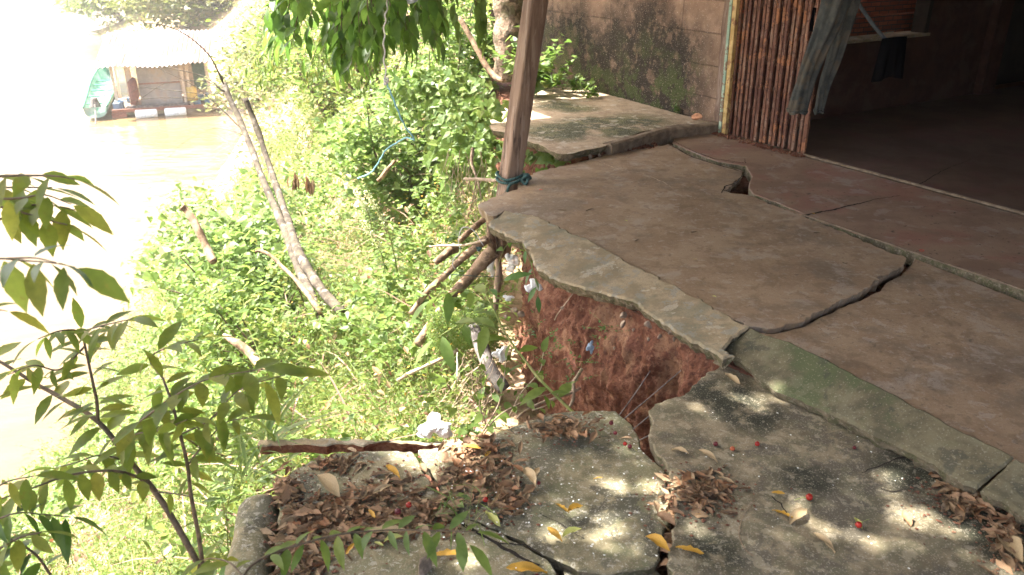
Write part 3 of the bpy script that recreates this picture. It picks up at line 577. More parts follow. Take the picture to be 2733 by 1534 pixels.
# stacked red bricks seen through the window
b = Batch(); wallbox(b, -5.75, -5.62, 6.0, 9.0, -.2, .96); wallbox(b, -5.72, -5.50, 6.0, 9.0, -.2, .81)
tag(b.build('brick_stack', M['brick']), 'stack of small red bricks outside the dark room window', 'bricks')
b = Batch(); wallbox(b, -6.5, -6.4, 5.6, 9.5, -.2, 1.9); tag(b.build('outer_wall', M['apron']), 'pale rendered wall glimpsed above the red bricks', 'wall')
# small bead of mortar on brick ledge
# ------------------------------------------------------------------ porch post, rope
pb0, pb1 = Q(1376, 560, 5.55), None
pbot = np.array([-.095, 5.53, -.56]); ptop = np.array([.315, 5.53, 2.35])
b = Batch(); k = 30; V = []; w = .062
for t in np.linspace(0, 1, k):
    p = pbot + (ptop - pbot) * t
    for (a, c) in ((-1, -.86), (-1, .86), (-.86, 1), (.86, 1), (1, .86), (1, -.86), (.86, -1), (-.86, -1)):
        q = p + UU * a * w + VV * c * w; V.append(q + np.r_[fbm(q[None] * [1, 1, .3], 12, 3, 2)[0] * .004 * np.ones(2), 0])
b.add(V, [[i*8+j, i*8+(j+1) % 8, (i+1)*8+(j+1) % 8, (i+1)*8+j] for i in range(k-1) for j in range(8)] + [list(range(8))[::-1], [(k-1)*8+j for j in range(8)]])
post = tag(b.build('porch_post', M['wood']), 'leaning square weathered wooden post at the broken corner of the porch', 'post')
rp = thing('rope', 'blue green rope knotted round the foot of the wooden post', 'rope', P(1370, 492, .03))
def twisted(b, pts, r, n=60):
    p = smooth_path(pts, n); L = np.r_[0, np.cumsum(np.linalg.norm(np.diff(p, axis=0), axis=1))]; T = np.gradient(p, axis=0); T /= np.linalg.norm(T, axis=1)[:, None]
    a = np.cross(T, [0, 0, 1]); a /= np.linalg.norm(a, axis=1)[:, None] + 1e-6; c = np.cross(T, a)
    for k in range(3):
        th = L / (r * 5) * 2 * math.pi / 1.0 + k * 2 * math.pi / 3; tube(b, p + r * .55 * (np.cos(th)[:, None] * a + np.sin(th)[:, None] * c), r * .62, 6)
    return b
pc = pbot + (ptop - pbot) * .2; pc = np.array([-.012, 5.53, .04]); R_ = .085
loop = []
for k in range(17):
    a = 2 * math.pi * k / 16; loop.append(pc + UU * R_ * (abs(math.cos(a)) ** .7 * np.sign(math.cos(a))) + VV * R_ * (abs(math.sin(a)) ** .7 * np.sign(math.sin(a))) + [0, 0, .012 * math.sin(a * 2)])
b = Batch(); twisted(b, loop, .009, 200); twisted(b, [l + np.array([0, 0, -.03 + .01 * math.sin(i)]) for i, l in enumerate(loop)], .009, 200); b.build('loop', M['rope'], rp, True)
b = Batch(); kc = pc + UU * .1 + VV * .03 + np.array([0, 0, -.01])
twisted(b, [kc, kc + [.03, -.03, .03], kc + [.06, -.0, .01], kc + [.03, .03, -.01], kc + [0, -.02, .0], kc + [.03, -.04, -.02], kc + [.05, -.01, .03], kc + [.01, .02, .03]], .010, 150)
twisted(b, [kc, kc + [-.04, -.05, -.005], kc + [-.08, -.07, -.02], kc + [-.10, -.06, -.07]], .009, 60); b.build('knot', M['rope'], rp, True)

# ------------------------------------------------------------------ folded steel gate
gt = thing('folding_gate', 'rusty folded steel gate with flaking paint beside the dark doorway', 'gate', UV(-4.7, 5.2, 0))
GH = 2.15; nb = 17
lean = np.array([0.0, 0, 0])
for i in range(nb):
    t = i / (nb - 1); u = -4.955 + t * .79 + rnd.uniform(-.004, .004); v = 5.19 + (.006 if i % 2 else -.006); b = Batch(); h0 = .01
    w = .027 if i < nb - 1 else .036
    top = UV(u - .035, v + .0, GH); bot = UV(u, v, h0); ax2 = (top - bot) / np.linalg.norm(top - bot); A = (UU, np.cross(ax2, UU), ax2)
    c = (top + bot) / 2; H = np.linalg.norm(top - bot) / 2
    bbox(b, c, A, w * .5, .004, H, .001); bbox(b, c + VV * .009 + UU * w * .48, A, .002, .006, H - .004, .0005); bbox(b, c + VV * .0092 - UU * w * .48, A, .002, .006, H - .006, .0005)
    for z in np.arange(.12, GH, .31):
        p = bot + (top - bot) * (z / GH) - VV * .006; tube(b, [p - VV * .004, p + VV * .002], .006, 6)
    b.build('bar', M['rust'], gt)
b = Batch()                                  # the crossed flat lattice between the bars, folded
for i in range(nb - 1):
    u = -4.96 + i / (nb - 1) * .80
    for z in np.arange(.2, GH - .3, .42):
        tube(b, [UV(u - .003 - .035 * z / GH, 5.215, z), UV(u + .057 - .035 * z / GH, 5.215, z + .26)], .007, 4, flat=.35)
        tube(b, [UV(u - .003 - .035 * z / GH, 5.222, z + .26), UV(u + .057 - .035 * z / GH, 5.222, z)], .007, 4, flat=.35)
b.build('lattice', M['rust'], gt)
b = Batch(); bbox(b, UV(-5.055, 5.17, 1.1), (UU, VV, (UV(-.02, 0, 1)) / np.linalg.norm(UV(-.02, 0, 1))), .016, .02, 1.1, .002); b.build('frame_strip', M['mint'], gt)
b = Batch(); bbox(b, UV(-5.005, 5.165, 1.1), (UU, VV, (UV(-.02, 0, 1)) / np.linalg.norm(UV(-.02, 0, 1))), .022, .02, 1.1, .002); b.build('frame_strip', M['ochre'], gt)
b = Batch(); V = []; k = 24
for t in np.linspace(0, 1, k):
    w = .028 + .012 * math.sin(t * 5); p = UV(-5.115 - .02 * t, 5.2, t * 2.2 - .02)
    for (a, c) in ((-1, -1), (1, -1), (1, 1), (-1, 1)): q = p + UU * a * w + VV * c * .012; V.append(q + fbm(q[None], 14, 3, 9)[0] * .012)
b.add(V, [[i*4+j, i*4+(j+1) % 4, (i+1)*4+(j+1) % 4, (i+1)*4+j] for i in range(k-1) for j in range(4)] + [[3, 2, 1, 0], [(k-1)*4+j for j in range(4)]])
tag(b.build('wooden_plank', M['wood']), 'split grey timber plank upright between the block wall and the folded gate', 'plank')

# ------------------------------------------------------------------ clothes hanging
def trousers():
    root = thing('trousers', 'faded grey green trousers hanging by the folded gate', 'trousers', Q(2160, 150, 5.35))
    for (name, cl, wd, Yd, hole, seed) in (('trouser_leg', [(2245,-120),(2238,-20),(2215,60),(2182,130),(2152,210),(2127,303)], [.13,.13,.11,.088,.082,.085], 5.30, True, 1),
                                     ('trouser_leg', [(2260,-120),(2258,-20),(2250,60),(2228,150),(2200,230),(2184,303)], [.12,.12,.09,.07,.052,.045], 5.42, False, 2)):
        pts = smooth_path([Q(x, y, Yd) for x, y in cl], 60); ww = np.interp(np.linspace(0, 1, len(pts)), np.linspace(0, 1, len(wd)), wd); n = 44; V = []
        for i, p in enumerate(pts):
            t = i / (len(pts) - 1)
            for j in range(n):
                a = 2 * math.pi * j / n; fold = .14 * math.sin(4 * a + 3 * t + seed) + .10 * math.sin(7 * a - 5 * t + seed * 2) + .16 * float(fbm(np.array([[math.cos(a) * 1.2, math.sin(a) * 1.2, t * 2.2 + seed]]), 2.5, 3, seed)[0])
                V.append(p + np.array([1, 0, 0]) * math.cos(a) * ww[i] * (1 + fold) * .66 + np.array([0, 1, 0]) * math.sin(a) * ww[i] * .42 * (1 + 2.2 * fold) + np.array([0, 0, .006 * math.sin(3 * a) * (t > .97)]))
        m = len(pts); b = Batch(); b.add(V, [[i*n+j, i*n+(j+1) % n, (i+1)*n+(j+1) % n, (i+1)*n+j] for i in range(m-1) for j in range(n)])
        lg = b.build(name, M['denim'], root, True)
        hv = np.array(V[-n * 3:]).reshape(3, n, 3); cc = hv.mean(axis=(0, 1)); b = Batch()
        ring = cc + (hv[1] - cc) * 1.03; tube(b, np.vstack([ring, ring[:1]]), .006, 6, cap=False); b.build('hem', M['denim'], lg, True)
trousers()
b = Batch(); n = 40; V = []; W_ = .155; C = Q(2388, 100, 6.6)
cols = 26; rows = 18; Z_ = []
for side in (-1, 1):
    for i in range(rows + 1):
        for j in range(cols + 1):
            s = j / cols * 2 - 1; t = i / rows
            notch = max(0, 1 - abs(s) / .12) * .10 * (t > .999)
            x = s * (W_ + .03 * t); zz_ = -t * (.30 - .02 * (1 - abs(s)) * 0) + notch - .015 * abs(s) * t * 2
            d = side * .022 * math.sqrt(max(0, 1 - s * s)) + .012 * math.sin(s * 9 + side) * t
            V.append(C + VV * x * 1.0 + UU * d * 1.0 + [0, 0, zz_])
A = (cols + 1) * (rows + 1); F = []
for k in (0, 1):
    for i in range(rows):
        for j in range(cols):
            q = [k*A+i*(cols+1)+j, k*A+i*(cols+1)+j+1, k*A+(i+1)*(cols+1)+j+1, k*A+(i+1)*(cols+1)+j]; F.append(q if k else q[::-1])
b.add(V, F); tag(b.build('shorts', M['black']), 'black shorts hanging from the end of the slanting grey pipe', 'shorts')
b = Batch(); tube(b, smooth_path([Q(2255, -60, 6.55), Q(2292, 10, 6.55), Q(2330, 65, 6.58), Q(2362, 104, 6.6)], 12), .014, 10); tag(b.build('pipe', M['pipe'], smooth=True), 'slanting grey blue pipe in front of the window with bricks', 'pipe')
b = Batch(); tube(b, smooth_path([Q(2262, 98, 6.9), Q(2300, 101, 6.9), Q(2345, 106, 6.9), Q(2362, 104, 6.9)], 12), .016, 6, .3, flat=.5); tube(b, smooth_path([Q(2330, 99, 6.85), Q(2355, 90, 6.85), Q(2384, 85, 6.85)], 8), .012, 6, .4, 3, flat=.6)
tag(b.build('cloth_line', M['apron']), 'pale crumpled cloth strip along the window sill', 'cloth')
b = Batch(); tube(b, smooth_path([Q(2174, 20, 5.75), Q(2168, 55, 5.75), Q(2164, 84, 5.75)], 8), .012, 6, .4); tag(b.build('padlock_chain', M['black']), 'short black chain and lock hung on the gate beside the trousers', 'chain')

# ------------------------------------------------------------------ trunk against wall end
b = Batch(); tube(b, smooth_path([Q(1362, 215, 8.9), Q(1360, 120, 8.9), Q(1358, 40, 8.95), Q(1352, -60, 9.0), Q(1348, -200, 9.1)], 60), [.15, .12, .125, .14, .16], 22, .9, 6)
tr0 = thing('gnarled_tree', 'gnarled ridged tree trunk behind the wooden post at the end of the wall', 'tree', Q(1352, 215, 8.9)); b.build('trunk', M['trunk'], tr0, True)
b = Batch(); tube(b, smooth_path([Q(1225, 45, 8.3), Q(1262, 110, 8.2), Q(1295, 170, 8.1), Q(1322, 205, 8.0), Q(1345, 215, 7.9)], 30), [.022, .026, .030, .028, .02], 8, .3, 2)
tag(b.build('branch', M['pole'], smooth=True), 'bare brown branch leaning towards the ridged trunk above the ivy', 'branch')

# ------------------------------------------------------------------ support poles and driftwood under the slab
def poles():
    for (pts, r, lb, mt) in (
        ([(1300,580,5.2),(1262,612,5.1),(1226,643,5.0)], [.020,.018], 'uppermost brown pole reaching out from under the slab tip', 'pole'),
        ([(1300,640,5.0),(1255,672,4.95),(1212,710,4.9),(1145,774,4.8),(1095,838,4.7)], [.028,.024,.022,.016], 'middle slanting pole with bark, propped under the slab tip', 'pole'),
        ([(1318,668,4.85),(1275,712,4.8),(1237,756,4.75),(1169,838,4.65),(1109,918,4.5)], [.045,.035,.030,.024], 'thickest slanting pole, running down to the undergrowth', 'pole'),
        ([(1214,662,5.1),(1190,678,5.05),(1159,703,5.0)], [.040,.026,.022], 'short knotty branch stub beside the middle pole', 'pole'),
        ([(1145,660,5.1),(1180,657,5.1),(1240,656,5.0),(1300,640,4.9)], [.007,.009,.008], 'thin level stick tied behind the slanting poles', 'root')):
        b = Batch(); p = smooth_path([Q(*q) for q in pts], 36); p += np.stack([fbm(p, 3, 2, k) for k in (1, 2, 3)], 1) * .015
        tube(b, p, r, 12, .35, int(pts[0][0])); tag(b.build('support_pole' if r[0] > .01 and 'stub' not in lb else 'stick', M[mt], smooth=True), lb, 'pole')
    b = Batch(); tube(b, smooth_path([Q(1300, 572, 5.1), Q(1306, 610, 5.1), Q(1312, 650, 5.05), Q(1322, 690, 5.0)], 24), [.030, .036, .045, .022], 14, .5, 5, flat=.6)
    tube(b, smooth_path([Q(1322, 590, 5.15), Q(1332, 630, 5.1), Q(1338, 665, 5.05), Q(1328, 690, 5.0)], 24), [.025, .03, .03, .015], 12, .5, 8)
    tag(b.build('driftwood', M['pole'], smooth=True), 'curled split driftwood piece wedged upright under the slab tip', 'wood')
    b = Batch(); tube(b, smooth_path([Q(1328, 665, 5.1), Q(1331, 740, 5.05), Q(1324, 800, 5.0), Q(1322, 880, 4.95)], 24), [.034, .038, .028, .014], 10, .35, 11, flat=.7)
    tag(b.build('stake', M['wood'], smooth=True), 'dark rough stake standing below the driftwood in front of the soil', 'stake')
    b = Batch(); tube(b, smooth_path([Q(1262, 868, 4.3), Q(1285, 925, 4.2), Q(1310, 985, 4.1), Q(1345, 1040, 4.05)], 30), [.030, .042, .046, .036], 14, .3, 15)
    tag(b.build('log', M['greylog'], smooth=True), 'grey barked log slanting down the pit beside the plastic bag', 'log')
poles()
def roots():
    L = [([(1262,395,6.6),(1258,440,6.5),(1270,470,6.4),(1268,500,6.4),(1255,560,6.3)], [.016,.012,.008,.004], 'pale hanging root below the ivy left of the post'),
         ([(1240,480,6.2),(1290,482,6.1),(1320,484,6.0),(1342,474,5.9)], [.012,.014,.010], 'pale level root reaching the foot of the post'),
         ([(1270,470,6.4),(1282,520,6.3),(1285,560,6.2)], [.008,.006,.002], 'thin pale root ending above the slab tip'),
         ([(1550,985,3.5),(1530,1020,3.4),(1525,1060,3.35),(1510,1095,3.3)], [.008,.010,.008,.006], 'brown root climbing the red soil above the middle slab'),
         ([(1545,1035,3.4),(1480,1062,3.3),(1420,1090,3.2),(1380,1120,3.1)], [.007,.007,.005], 'brown trailing root crossing towards the leaf heap'),
         ([(1480,855,3.95),(1500,820,3.95),(1530,780,3.95),(1545,770,3.95)], [.003,.003,.002], 'thin dark rootlet hanging from the apron edge'),
         ([(1240,1000,4.0),(1270,985,4.0),(1290,960,4.0)], [.004,.005,.003], 'forked dry twig beside the grey log')]
    for pts, r, lb in L:
        b = Batch(); p = smooth_path([Q(*q) for q in pts], 30); p += np.stack([fbm(p, 5, 3, k) for k in (4, 5, 6)], 1) * .02; tube(b, p, r, 8, .3)
        tag(b.build('root', M['root'], smooth=True), lb, 'root')
    b = Batch()
    for k in range(46):
        x, y = rnd.uniform(1190, 1330), rnd.uniform(400, 560); p0 = Q(x, y, 6.3); p = smooth_path([p0, p0 + [rnd.uniform(-.05, .05), 0, -.12], p0 + [rnd.uniform(-.12, .12), -.05, -.28]], 8); tube(b, p, [.003, .0012], 3)
    for k in range(40):
        x, y = rnd.uniform(1180, 1320), rnd.uniform(940, 1080); p0 = Q(x, y, 3.95); p = smooth_path([p0, p0 + [rnd.uniform(-.05, .05), 0, -.06], p0 + [rnd.uniform(-.12, .12), -.05, -.15]], 8); tube(b, p, [.002, .001], 3)
    tag(b.build('rootlets', M['root']), kind='stuff')
roots()
# plastic bags: crumpled sheets
def crumple(name, label, px, py, Yd, wx, wz, mat, seed, cat='plastic bag', tilt=0.3, sag=.25):
    c = Q(px, py, Yd); n = 34; g = np.linspace(-1, 1, n); A, B = np.meshgrid(g, g, indexing='ij')
    rr = np.sqrt(A**2 + B**2); ang = np.arctan2(B, A); out = 1 + .25 * np.sin(3 * ang + seed) + .15 * np.sin(5 * ang + seed * 2)
    pp = np.stack([A * out * wx, np.zeros_like(A), B * out * wz], -1); q = pp / max(wx, wz)
    sq = np.clip(1.15 - .35 * rr ** 2, .3, 1)[..., None]; pp = pp * sq
    r1 = 1 - np.abs(fbm(q + seed, 1.6, 2, seed)); r2 = 1 - np.abs(fbm(q + seed, 4.0, 3, seed + 3)); d = (sag * np.maximum(0, 1 - rr ** 2) + .22 * r1 + .10 * r2 - .3) * max(wx, wz)
    pp[..., 1] -= d; pp[..., 0] += .25 * wx * fbm(q, 2, 3, seed + 7); pp[..., 2] += .25 * wz * fbm(q, 2, 3, seed + 9)
    ct_, st_ = math.cos(tilt), math.sin(tilt); x, y, z = pp[..., 0], pp[..., 1], pp[..., 2]
    pp = np.stack([x, y * ct_ - z * st_ * -1, z * ct_ + y * st_ * -1], -1) + c
    idx = np.arange(n * n).reshape(n, n); F = np.stack([idx[:-1, :-1], idx[1:, :-1], idx[1:, 1:], idx[:-1, 1:]], -1).reshape(-1, 4)
    b = Batch(); b.add(pp.reshape(-1, 3), F); return tag(b.build(name, M[mat], smooth=True), label, cat)
crumple('plastic_bag', 'shiny white plastic bag in the sun by the slab edge', 1162, 1140, 2.9, .085, .060, 'bag_lit', 3, tilt=.75, sag=.35)
crumple('plastic_bag', 'clear crumpled plastic bag beside the grey log', 1336, 945, 4.05, .045, .052, 'bag', 5)
crumple('plastic_bag', 'white plastic bag tucked behind the driftwood under the apron', 1366, 700, 4.75, .045, .075, 'bag', 7)
crumple('plastic_bag', 'torn white plastic sheet stuck in the red soil under the apron', 1425, 762, 4.12, .055, .04, 'bag', 9, tilt=.8)
crumple('plastic_bag', 'narrow pale plastic bag hanging left of the stake', 1312, 715, 4.95, .03, .07, 'bag', 11)
crumple('plastic_bag', 'small grey plastic scrap on the rubble below the stake', 1357, 795, 4.35, .035, .022, 'bag', 13)
crumple('plastic_scrap', 'pale sheet caught on twigs left of the grey log', 1222, 985, 4.1, .012, .085, 'bag', 15, cat='plastic scrap')
crumple('blue_rag', 'faded blue rag poking out of the red soil', 1576, 925, 3.62, .022, .035, 'bag_blue', 17, cat='rag')
crumple('blue_rag', 'small crumpled grey cloth tied round the middle pole', 1278, 664, 4.9, .02, .02, 'rope', 19, cat='rag')
# wires and strings
def line(name, label, pts, r, mat, cat, n=60, wob=0.0, f=8):
    p = smooth_path([Q(*q) for q in pts], n); p[:, 0] += wob * np.sin(np.arange(len(p)) * 2 * math.pi / f); b = Batch(); tube(b, p, r, 6); return tag(b.build(name, M[mat], smooth=True), label, cat)
line('wire', 'wavy white wire hanging in front of the leafy bank', [(1034,-120,4.0),(1034,0,4.0),(1027,60,4.0),(1025,130,4.0),(1029,215,4.0)], .0042, 'rope_white', 'wire', 90, .004, 13)
b = Batch(); kp = Q(1031, 216, 4.0)
for k in range(5): tube(b, smooth_path([kp + [rnd.uniform(-.012, .012), rnd.uniform(-.01, .01), rnd.uniform(-.02, .02)] for _ in range(5)], 16), .004, 6)
tag(b.build('knot', M['rope_white'], smooth=True), 'white knot joining the wavy wire to the blue string', 'knot')
line('string', 'pale blue string dangling below the white knot and curling down the bank', [(1031,222,4.0),(1042,245,4.0),(1060,290,4.0),(1080,335,4.05),(1106,371,4.1),(1085,367,4.15),(1060,380,4.2),(1030,400,4.25),(1012,430,4.3),(990,460,4.35),(955,476,4.4)], .0045, 'rope_blue', 'string', 90, .0015, 6)
line('wire', 'bent white wire looped between the two upper poles', [(1290,655,4.6),(1268,620,4.6),(1250,607,4.6),(1232,610,4.6),(1224,640,4.6),(1228,672,4.6),(1212,690,4.6),(1208,705,4.6),(1214,718,4.6)], .003, 'rope_white', 'wire')
for i, (a, c) in enumerate((((1649,1113,3.05),(1735,990,3.35)), ((1664,1119,3.03),(1845,965,3.35)), ((1684,1150,3.0),(1742,1102,3.05)), ((1700,1178,2.95),(1760,1150,2.95)))):
    line('reinforcing_wire', ['upper of the two long grey wires crossing the notch', 'lower of the two long grey wires crossing the notch', 'short grey wire across the narrow gap between the slabs', 'short bent grey wire at the bottom of the gap'][i], [a, ((a[0]+c[0])/2+4, (a[1]+c[1])/2-3, (a[2]+c[2])/2), c], .0028, 'wire', 'wire', 12)
line('twine', 'thin green twine stretched across the poles', [(1165,728,4.7),(1220,733,4.7),(1290,738,4.75),(1330,737,4.8)], .002, 'rope', 'twine')
b = Batch(); c0, c1, c2, c3 = Q(1060, -60, 4.3), Q(1062, 19, 4.3), Q(1135, -2, 4.25), Q(1130, -90, 4.25)
V = []
for lay in (0, .003):
    for s in np.linspace(0, 1, 25):
        for t in np.linspace(0, 1, 6): q = (c0*(1-s)+c3*s)*(1-t) + (c1*(1-s)+c2*s)*t; V.append(q + np.array([0, -.008*math.sin(s*14)+lay, 0]))
V = np.array(V); F = [[k*150+i*6+j, k*150+(i+1)*6+j, k*150+(i+1)*6+j+1, k*150+i*6+j+1] for k in (0, 1) for i in range(24) for j in range(5)]; b.add(V, F)
tag(b.build('metal_sheet', M['sheet']), 'corner of a grey metal sheet hanging above the leafy bank', 'metal sheet')
# rubble
def rock(name, label, p, r, mat, seed, cat='stone', group=None, sq=(1, 1, .7)):
    import bmesh
    bm = bmesh.new(); bmesh.ops.create_icosphere(bm, subdivisions=2, radius=1); co = np.array([v.co for v in bm.verts]); r_ = np.random.RandomState(seed)
    for _ in range(7):
        n = r_.randn(3); n /= np.linalg.norm(n); d = r_.uniform(.45, .8); e = co @ n - d; co -= np.outer(np.maximum(e, 0), n)
    co = co * np.array(sq) * r; F = [[v.index for v in f.verts] for f in bm.faces]; bm.free()
    b = Batch(); b.add(co, F); o = b.build(name, M[mat]); o.location = p; o.rotation_euler = (r_.uniform(0, 3), r_.uniform(0, 3), r_.uniform(0, 3)); return tag(o, label, cat, group)
for i, (x, y, Yd, r) in enumerate(((1664,842,3.62,.022),(1663,865,3.58,.022),(1731,868,3.42,.024),(1748,852,3.42,.018),(1765,870,3.4,.018),(1790,888,3.3,.016),(1760,898,3.35,.014),(1800,905,3.3,.014),(1371,828,4.2,.028),(1390,840,4.15,.024),(1350,845,4.2,.018),(1500,822,3.75,.012),(1640,928,3.55,.010),(1730,905,3.42,.01),(1690,880,3.5,.012))):
    rock('stone', 'small pale stone lodged in the red soil face', Q(x, y, Yd), r, 'stone', i + 3, group='stones lodged in the red soil')
for i, (x, y, r) in enumerate(((1560,400,.03),(1582,405,.035),(1605,402,.03),(1545,412,.03),(1628,398,.03),(1575,418,.025),(1600,415,.02),(1520,416,.025))):
    rock('stone', 'crumbled rubble stone between the mossy slab and the porch slab', P(x, y, .0), r, 'stone', i + 40, group='rubble between the far slabs')
rock('brick_lump', 'small orange brick lump on the mossy slab by the wall', P(1860, 312, .10), .045, 'brickstone', 77, cat='brick', sq=(1.2, .8, .7))
rock('stone', 'flat brown stone on the leafy slab at the bottom edge', P(1132, 1516, LZ - .02), .038, 'stone', 91, sq=(1.4, .8, .5))
b = Batch()
for k in range(420):
    u = rnd.uniform(-5.05, -4.1); p = UV(u, rnd.gauss(5.12, .025), .006); r = rnd.uniform(.003, .010); v = np.array([[1,0,0],[-1,0,0],[0,1,0],[0,-1,0],[0,0,1],[0,0,-1]]) * r * (1 + rs.rand(6, 1)); b.add(v + p, np.array([[0,2,4],[2,1,4],[1,3,4],[3,0,4],[2,0,5],[1,2,5],[3,1,5],[0,3,5]]))
for k in range(300):
    x = rnd.uniform(0, 1); p = P(1500 + 250 * x, 412 - 28 * x + rnd.gauss(0, 5), .0); r = rnd.uniform(.004, .013); v = np.array([[1,0,0],[-1,0,0],[0,1,0],[0,-1,0],[0,0,1],[0,0,-1]]) * r * (1 + rs.rand(6, 1)); b.add(v + p, np.array([[0,2,4],[2,1,4],[1,3,4],[3,0,4],[2,0,5],[1,2,5],[3,1,5],[0,3,5]]))
tag(b.build('crumbs', M['soil']), kind='stuff')

# ------------------------------------------------------------------ floating house and boat on the river
def hut():
    Yh = 37.5
    def q(x, y): return P(x, y, WZ)
    A_ = P(300, 300, WZ + .25); B_ = P(585, 282, WZ + .25); ex = (B_ - A_); L = np.linalg.norm(ex); ex /= L; ey = np.cross([0, 0, 1], ex); ez = np.array([0, 0, 1.])
    ax = (ex, ey, ez); root = thing('floating_house', 'small tin roofed floating house moored at the bank', 'floating house', A_)
    def at(x, y, z): return A_ + ex * x + ey * y + ez * z
    D = 3.4; b = Batch(); box(b, at(L / 2, D / 2, 0), ax, L / 2, D / 2, .05); b.build('deck', M['pole'], root)
    mr = plain('faded_red_beam', (.20, .09, .06), .7); b = Batch(); box(b, at(L / 2, -.08, .06), ax, L / 2, .05, .07); box(b, at(L * .06, -.12, -.13), ax, .3, .05, .10); b.build('beam', mr, root)
    mw = plain('white_blue_float', (.72, .78, .8), .4)
    for x in (L * .31, L * .58):
        b = Batch(); tube(b, [at(x - .45, -.25, -.12), at(x - .42, -.25, -.12), at(x + .42, -.25, -.12), at(x + .45, -.25, -.12)], [.16, .2, .2, .16], 14); b.build('float', mw, root, True)
    mg = layered('grey_wall_sheet', (.22, .21, .20), (.30, .28, .26), [(2, .55, .7, (.3, .22, .16), .5, None)], s0=2, rough=.8, bumps=((3, .3, .02),))
    x0, x1 = L * .27, L * .66; b = Batch(); box(b, at((x0 + x1) / 2, .5, .62), ax, (x1 - x0) / 2, .03, .46); box(b, at((x0 + x1) / 2, .49, 1.56), ax, (x1 - x0) / 2, .03, .44); pn = b.build('wall_panel', mg, root)
    b = Batch(); box(b, at((x0 + x1) / 2, .44, 1.1), ax, (x1 - x0) / 2, .02, .03); b.build('batten', mr, pn)
    mt = plain('sunlit_pale_wall', (.5, .42, .33), .8); b = Batch(); box(b, at(x0 - .45, 1.7, 1.1), ax, .03, 1.2, .95); box(b, at(L * .66 + .02, 2.9, 1.1), ax, L * .28, .03, .95); b.build('wall', mt, root)  # paler than the front panels, sunlit tone put into the colour
    for x, y in ((x0 - .35, .5), (x1 + .12, .42), (L * .74, .45), (L * .93, .45), (L * .05, .5), (L * .93, 3.0), (L * .03, 3.0)):
        b = Batch(); box(b, at(x, y, 1.05), ax, .06, .06, 1.0); b.build('post', mt, root)
    md = plain('dark_green_tarp', (.05, .09, .06), .8); b = Batch(); box(b, at(L * .85, .9, 1.3), ax, L * .06, .02, .65); b.build('tarp', md, root)
    mrd = plain('brown_red_cloth', (.14, .06, .045), .8); b = Batch(); tube(b, [at(x0 - .28, .2, .25), at(x0 - .2, .2, .7), at(x0 - .22, .22, 1.2), at(x0 - .1, .2, 1.4)], [.14, .22, .2, .08], 10, .4); b.build('cloth', mrd, root, True)
    my = plain('yellow_drum', (.5, .36, .10), .6); b = Batch(); tube(b, [at(x1 + .42, .5, .25), at(x1 + .42, .5, .85)], .24, 14); b.build('drum', my, root, True)
    mb = plain('blue_jumble', (.12, .2, .3), .6); b = Batch()
    for k in range(12): b = Batch(); box(b, at(rnd.uniform(L * .74, L * .98), rnd.uniform(.1, 1.4), .1 + rnd.uniform(0, .35)), ax, rnd.uniform(.06, .2), .12, rnd.uniform(.04, .18)); b.build('crate', mb, root)
    for k in range(6): b = Batch(); box(b, at(rnd.uniform(L * .04, L * .2), rnd.uniform(.1, .8), .1 + rnd.uniform(0, .3)), ax, rnd.uniform(.06, .2), .12, rnd.uniform(.04, .25)); b.build('crate', mb, root)
    b = Batch(); box(b, at((x0 + x1) / 2 - .2, .2, .1), ax, 1.3, .12, .09); b.build('bench', M['greylog'], root)
    # corrugated roof, patchwork of rusty and bare sheets
    mrf = layered('patched_tin_roof', (.22, .19, .17), (.34, .31, .29), [(.9, .51, .56, (.13, .075, .055), .8, None, 1), (2.0, .54, .6, (.17, .10, .07), .7, None, 1)], s0=3, rough=.5, scale=(1, .35, 1), bumps=((5, .2, .02),))
    b = Batch(); V = []; ns = 150; e0, e1 = L * .0, L * .95
    for lay in (0, .02):
        for i in range(ns):
            s = i / (ns - 1); xx = e0 - .35 + (e1 - e0 + .45) * s
            for t in np.linspace(0, 1, 5): V.append(at(xx + .38 * t, -.35 + t * 3.9, 1.95 + 1.05 * t + .035 * math.sin(s * 2 * math.pi * 24) + lay + .05 * math.sin(3 * t + 9 * s)))
    F = [[k*ns*5+i*5+j, k*ns*5+(i+1)*5+j, k*ns*5+(i+1)*5+j+1, k*ns*5+i*5+j+1] for k in (0, 1) for i in range(ns-1) for j in range(4)]; b.add(V, F); b.build('roof', mrf, root, True)
    # long boat
    mgw = layered('green_white_boat_paint', (.20, .32, .25), (.30, .40, .34), [(2, .5, .58, (.03, .20, .12), .9, None)], s0=3, rough=.5, bumps=((5, .2, .02),)); mgr = plain('green_boat_trim', (.02, .16, .09), .5)
    S = P(258, 312, WZ + .15); E = P(300, 205, WZ + .15); bx = (E - S); LB = np.linalg.norm(bx) ; bx /= LB; LB *= .95; by = np.cross([0, 0, 1], bx)
    bo = thing('long_boat', 'green and white wooden boat tied beside the floating house', 'boat', S); b = Batch(); V = []; k = 30; n = 9
    for i in range(k):
        s = i / (k - 1); w = .62 * min(1, (.75 + s * .5)) * (1 - max(0, (s - .6) / .4) ** 2 * .9); hh = .42 + .35 * s ** 3
        for lay in (1, .9):
            for j in range(n):
                a = math.pi * j / (n - 1); V.append(S + bx * s * LB + by * -math.cos(a) * w * lay + ez * (hh - math.sin(a) ** .6 * hh * 1.1 * lay + s ** 4 * .3))
    V = np.array(V); F = []
    for i in range(k - 1):
        for l in (0, 1):
            for j in range(n - 1): a = i*2*n+l*n+j; F.append([a, a+1, a+2*n+1, a+2*n])
    F.append(list(range(n))); b.add(V, F); b.build('hull', mgw, bo, True)
    for s in (.12, .3, .45, .6, .72):
        b = Batch(); box(b, S + bx * s * LB + ez * .36, (bx, by, ez), .10, .52, .02); b.build('thwart', mgr, bo)
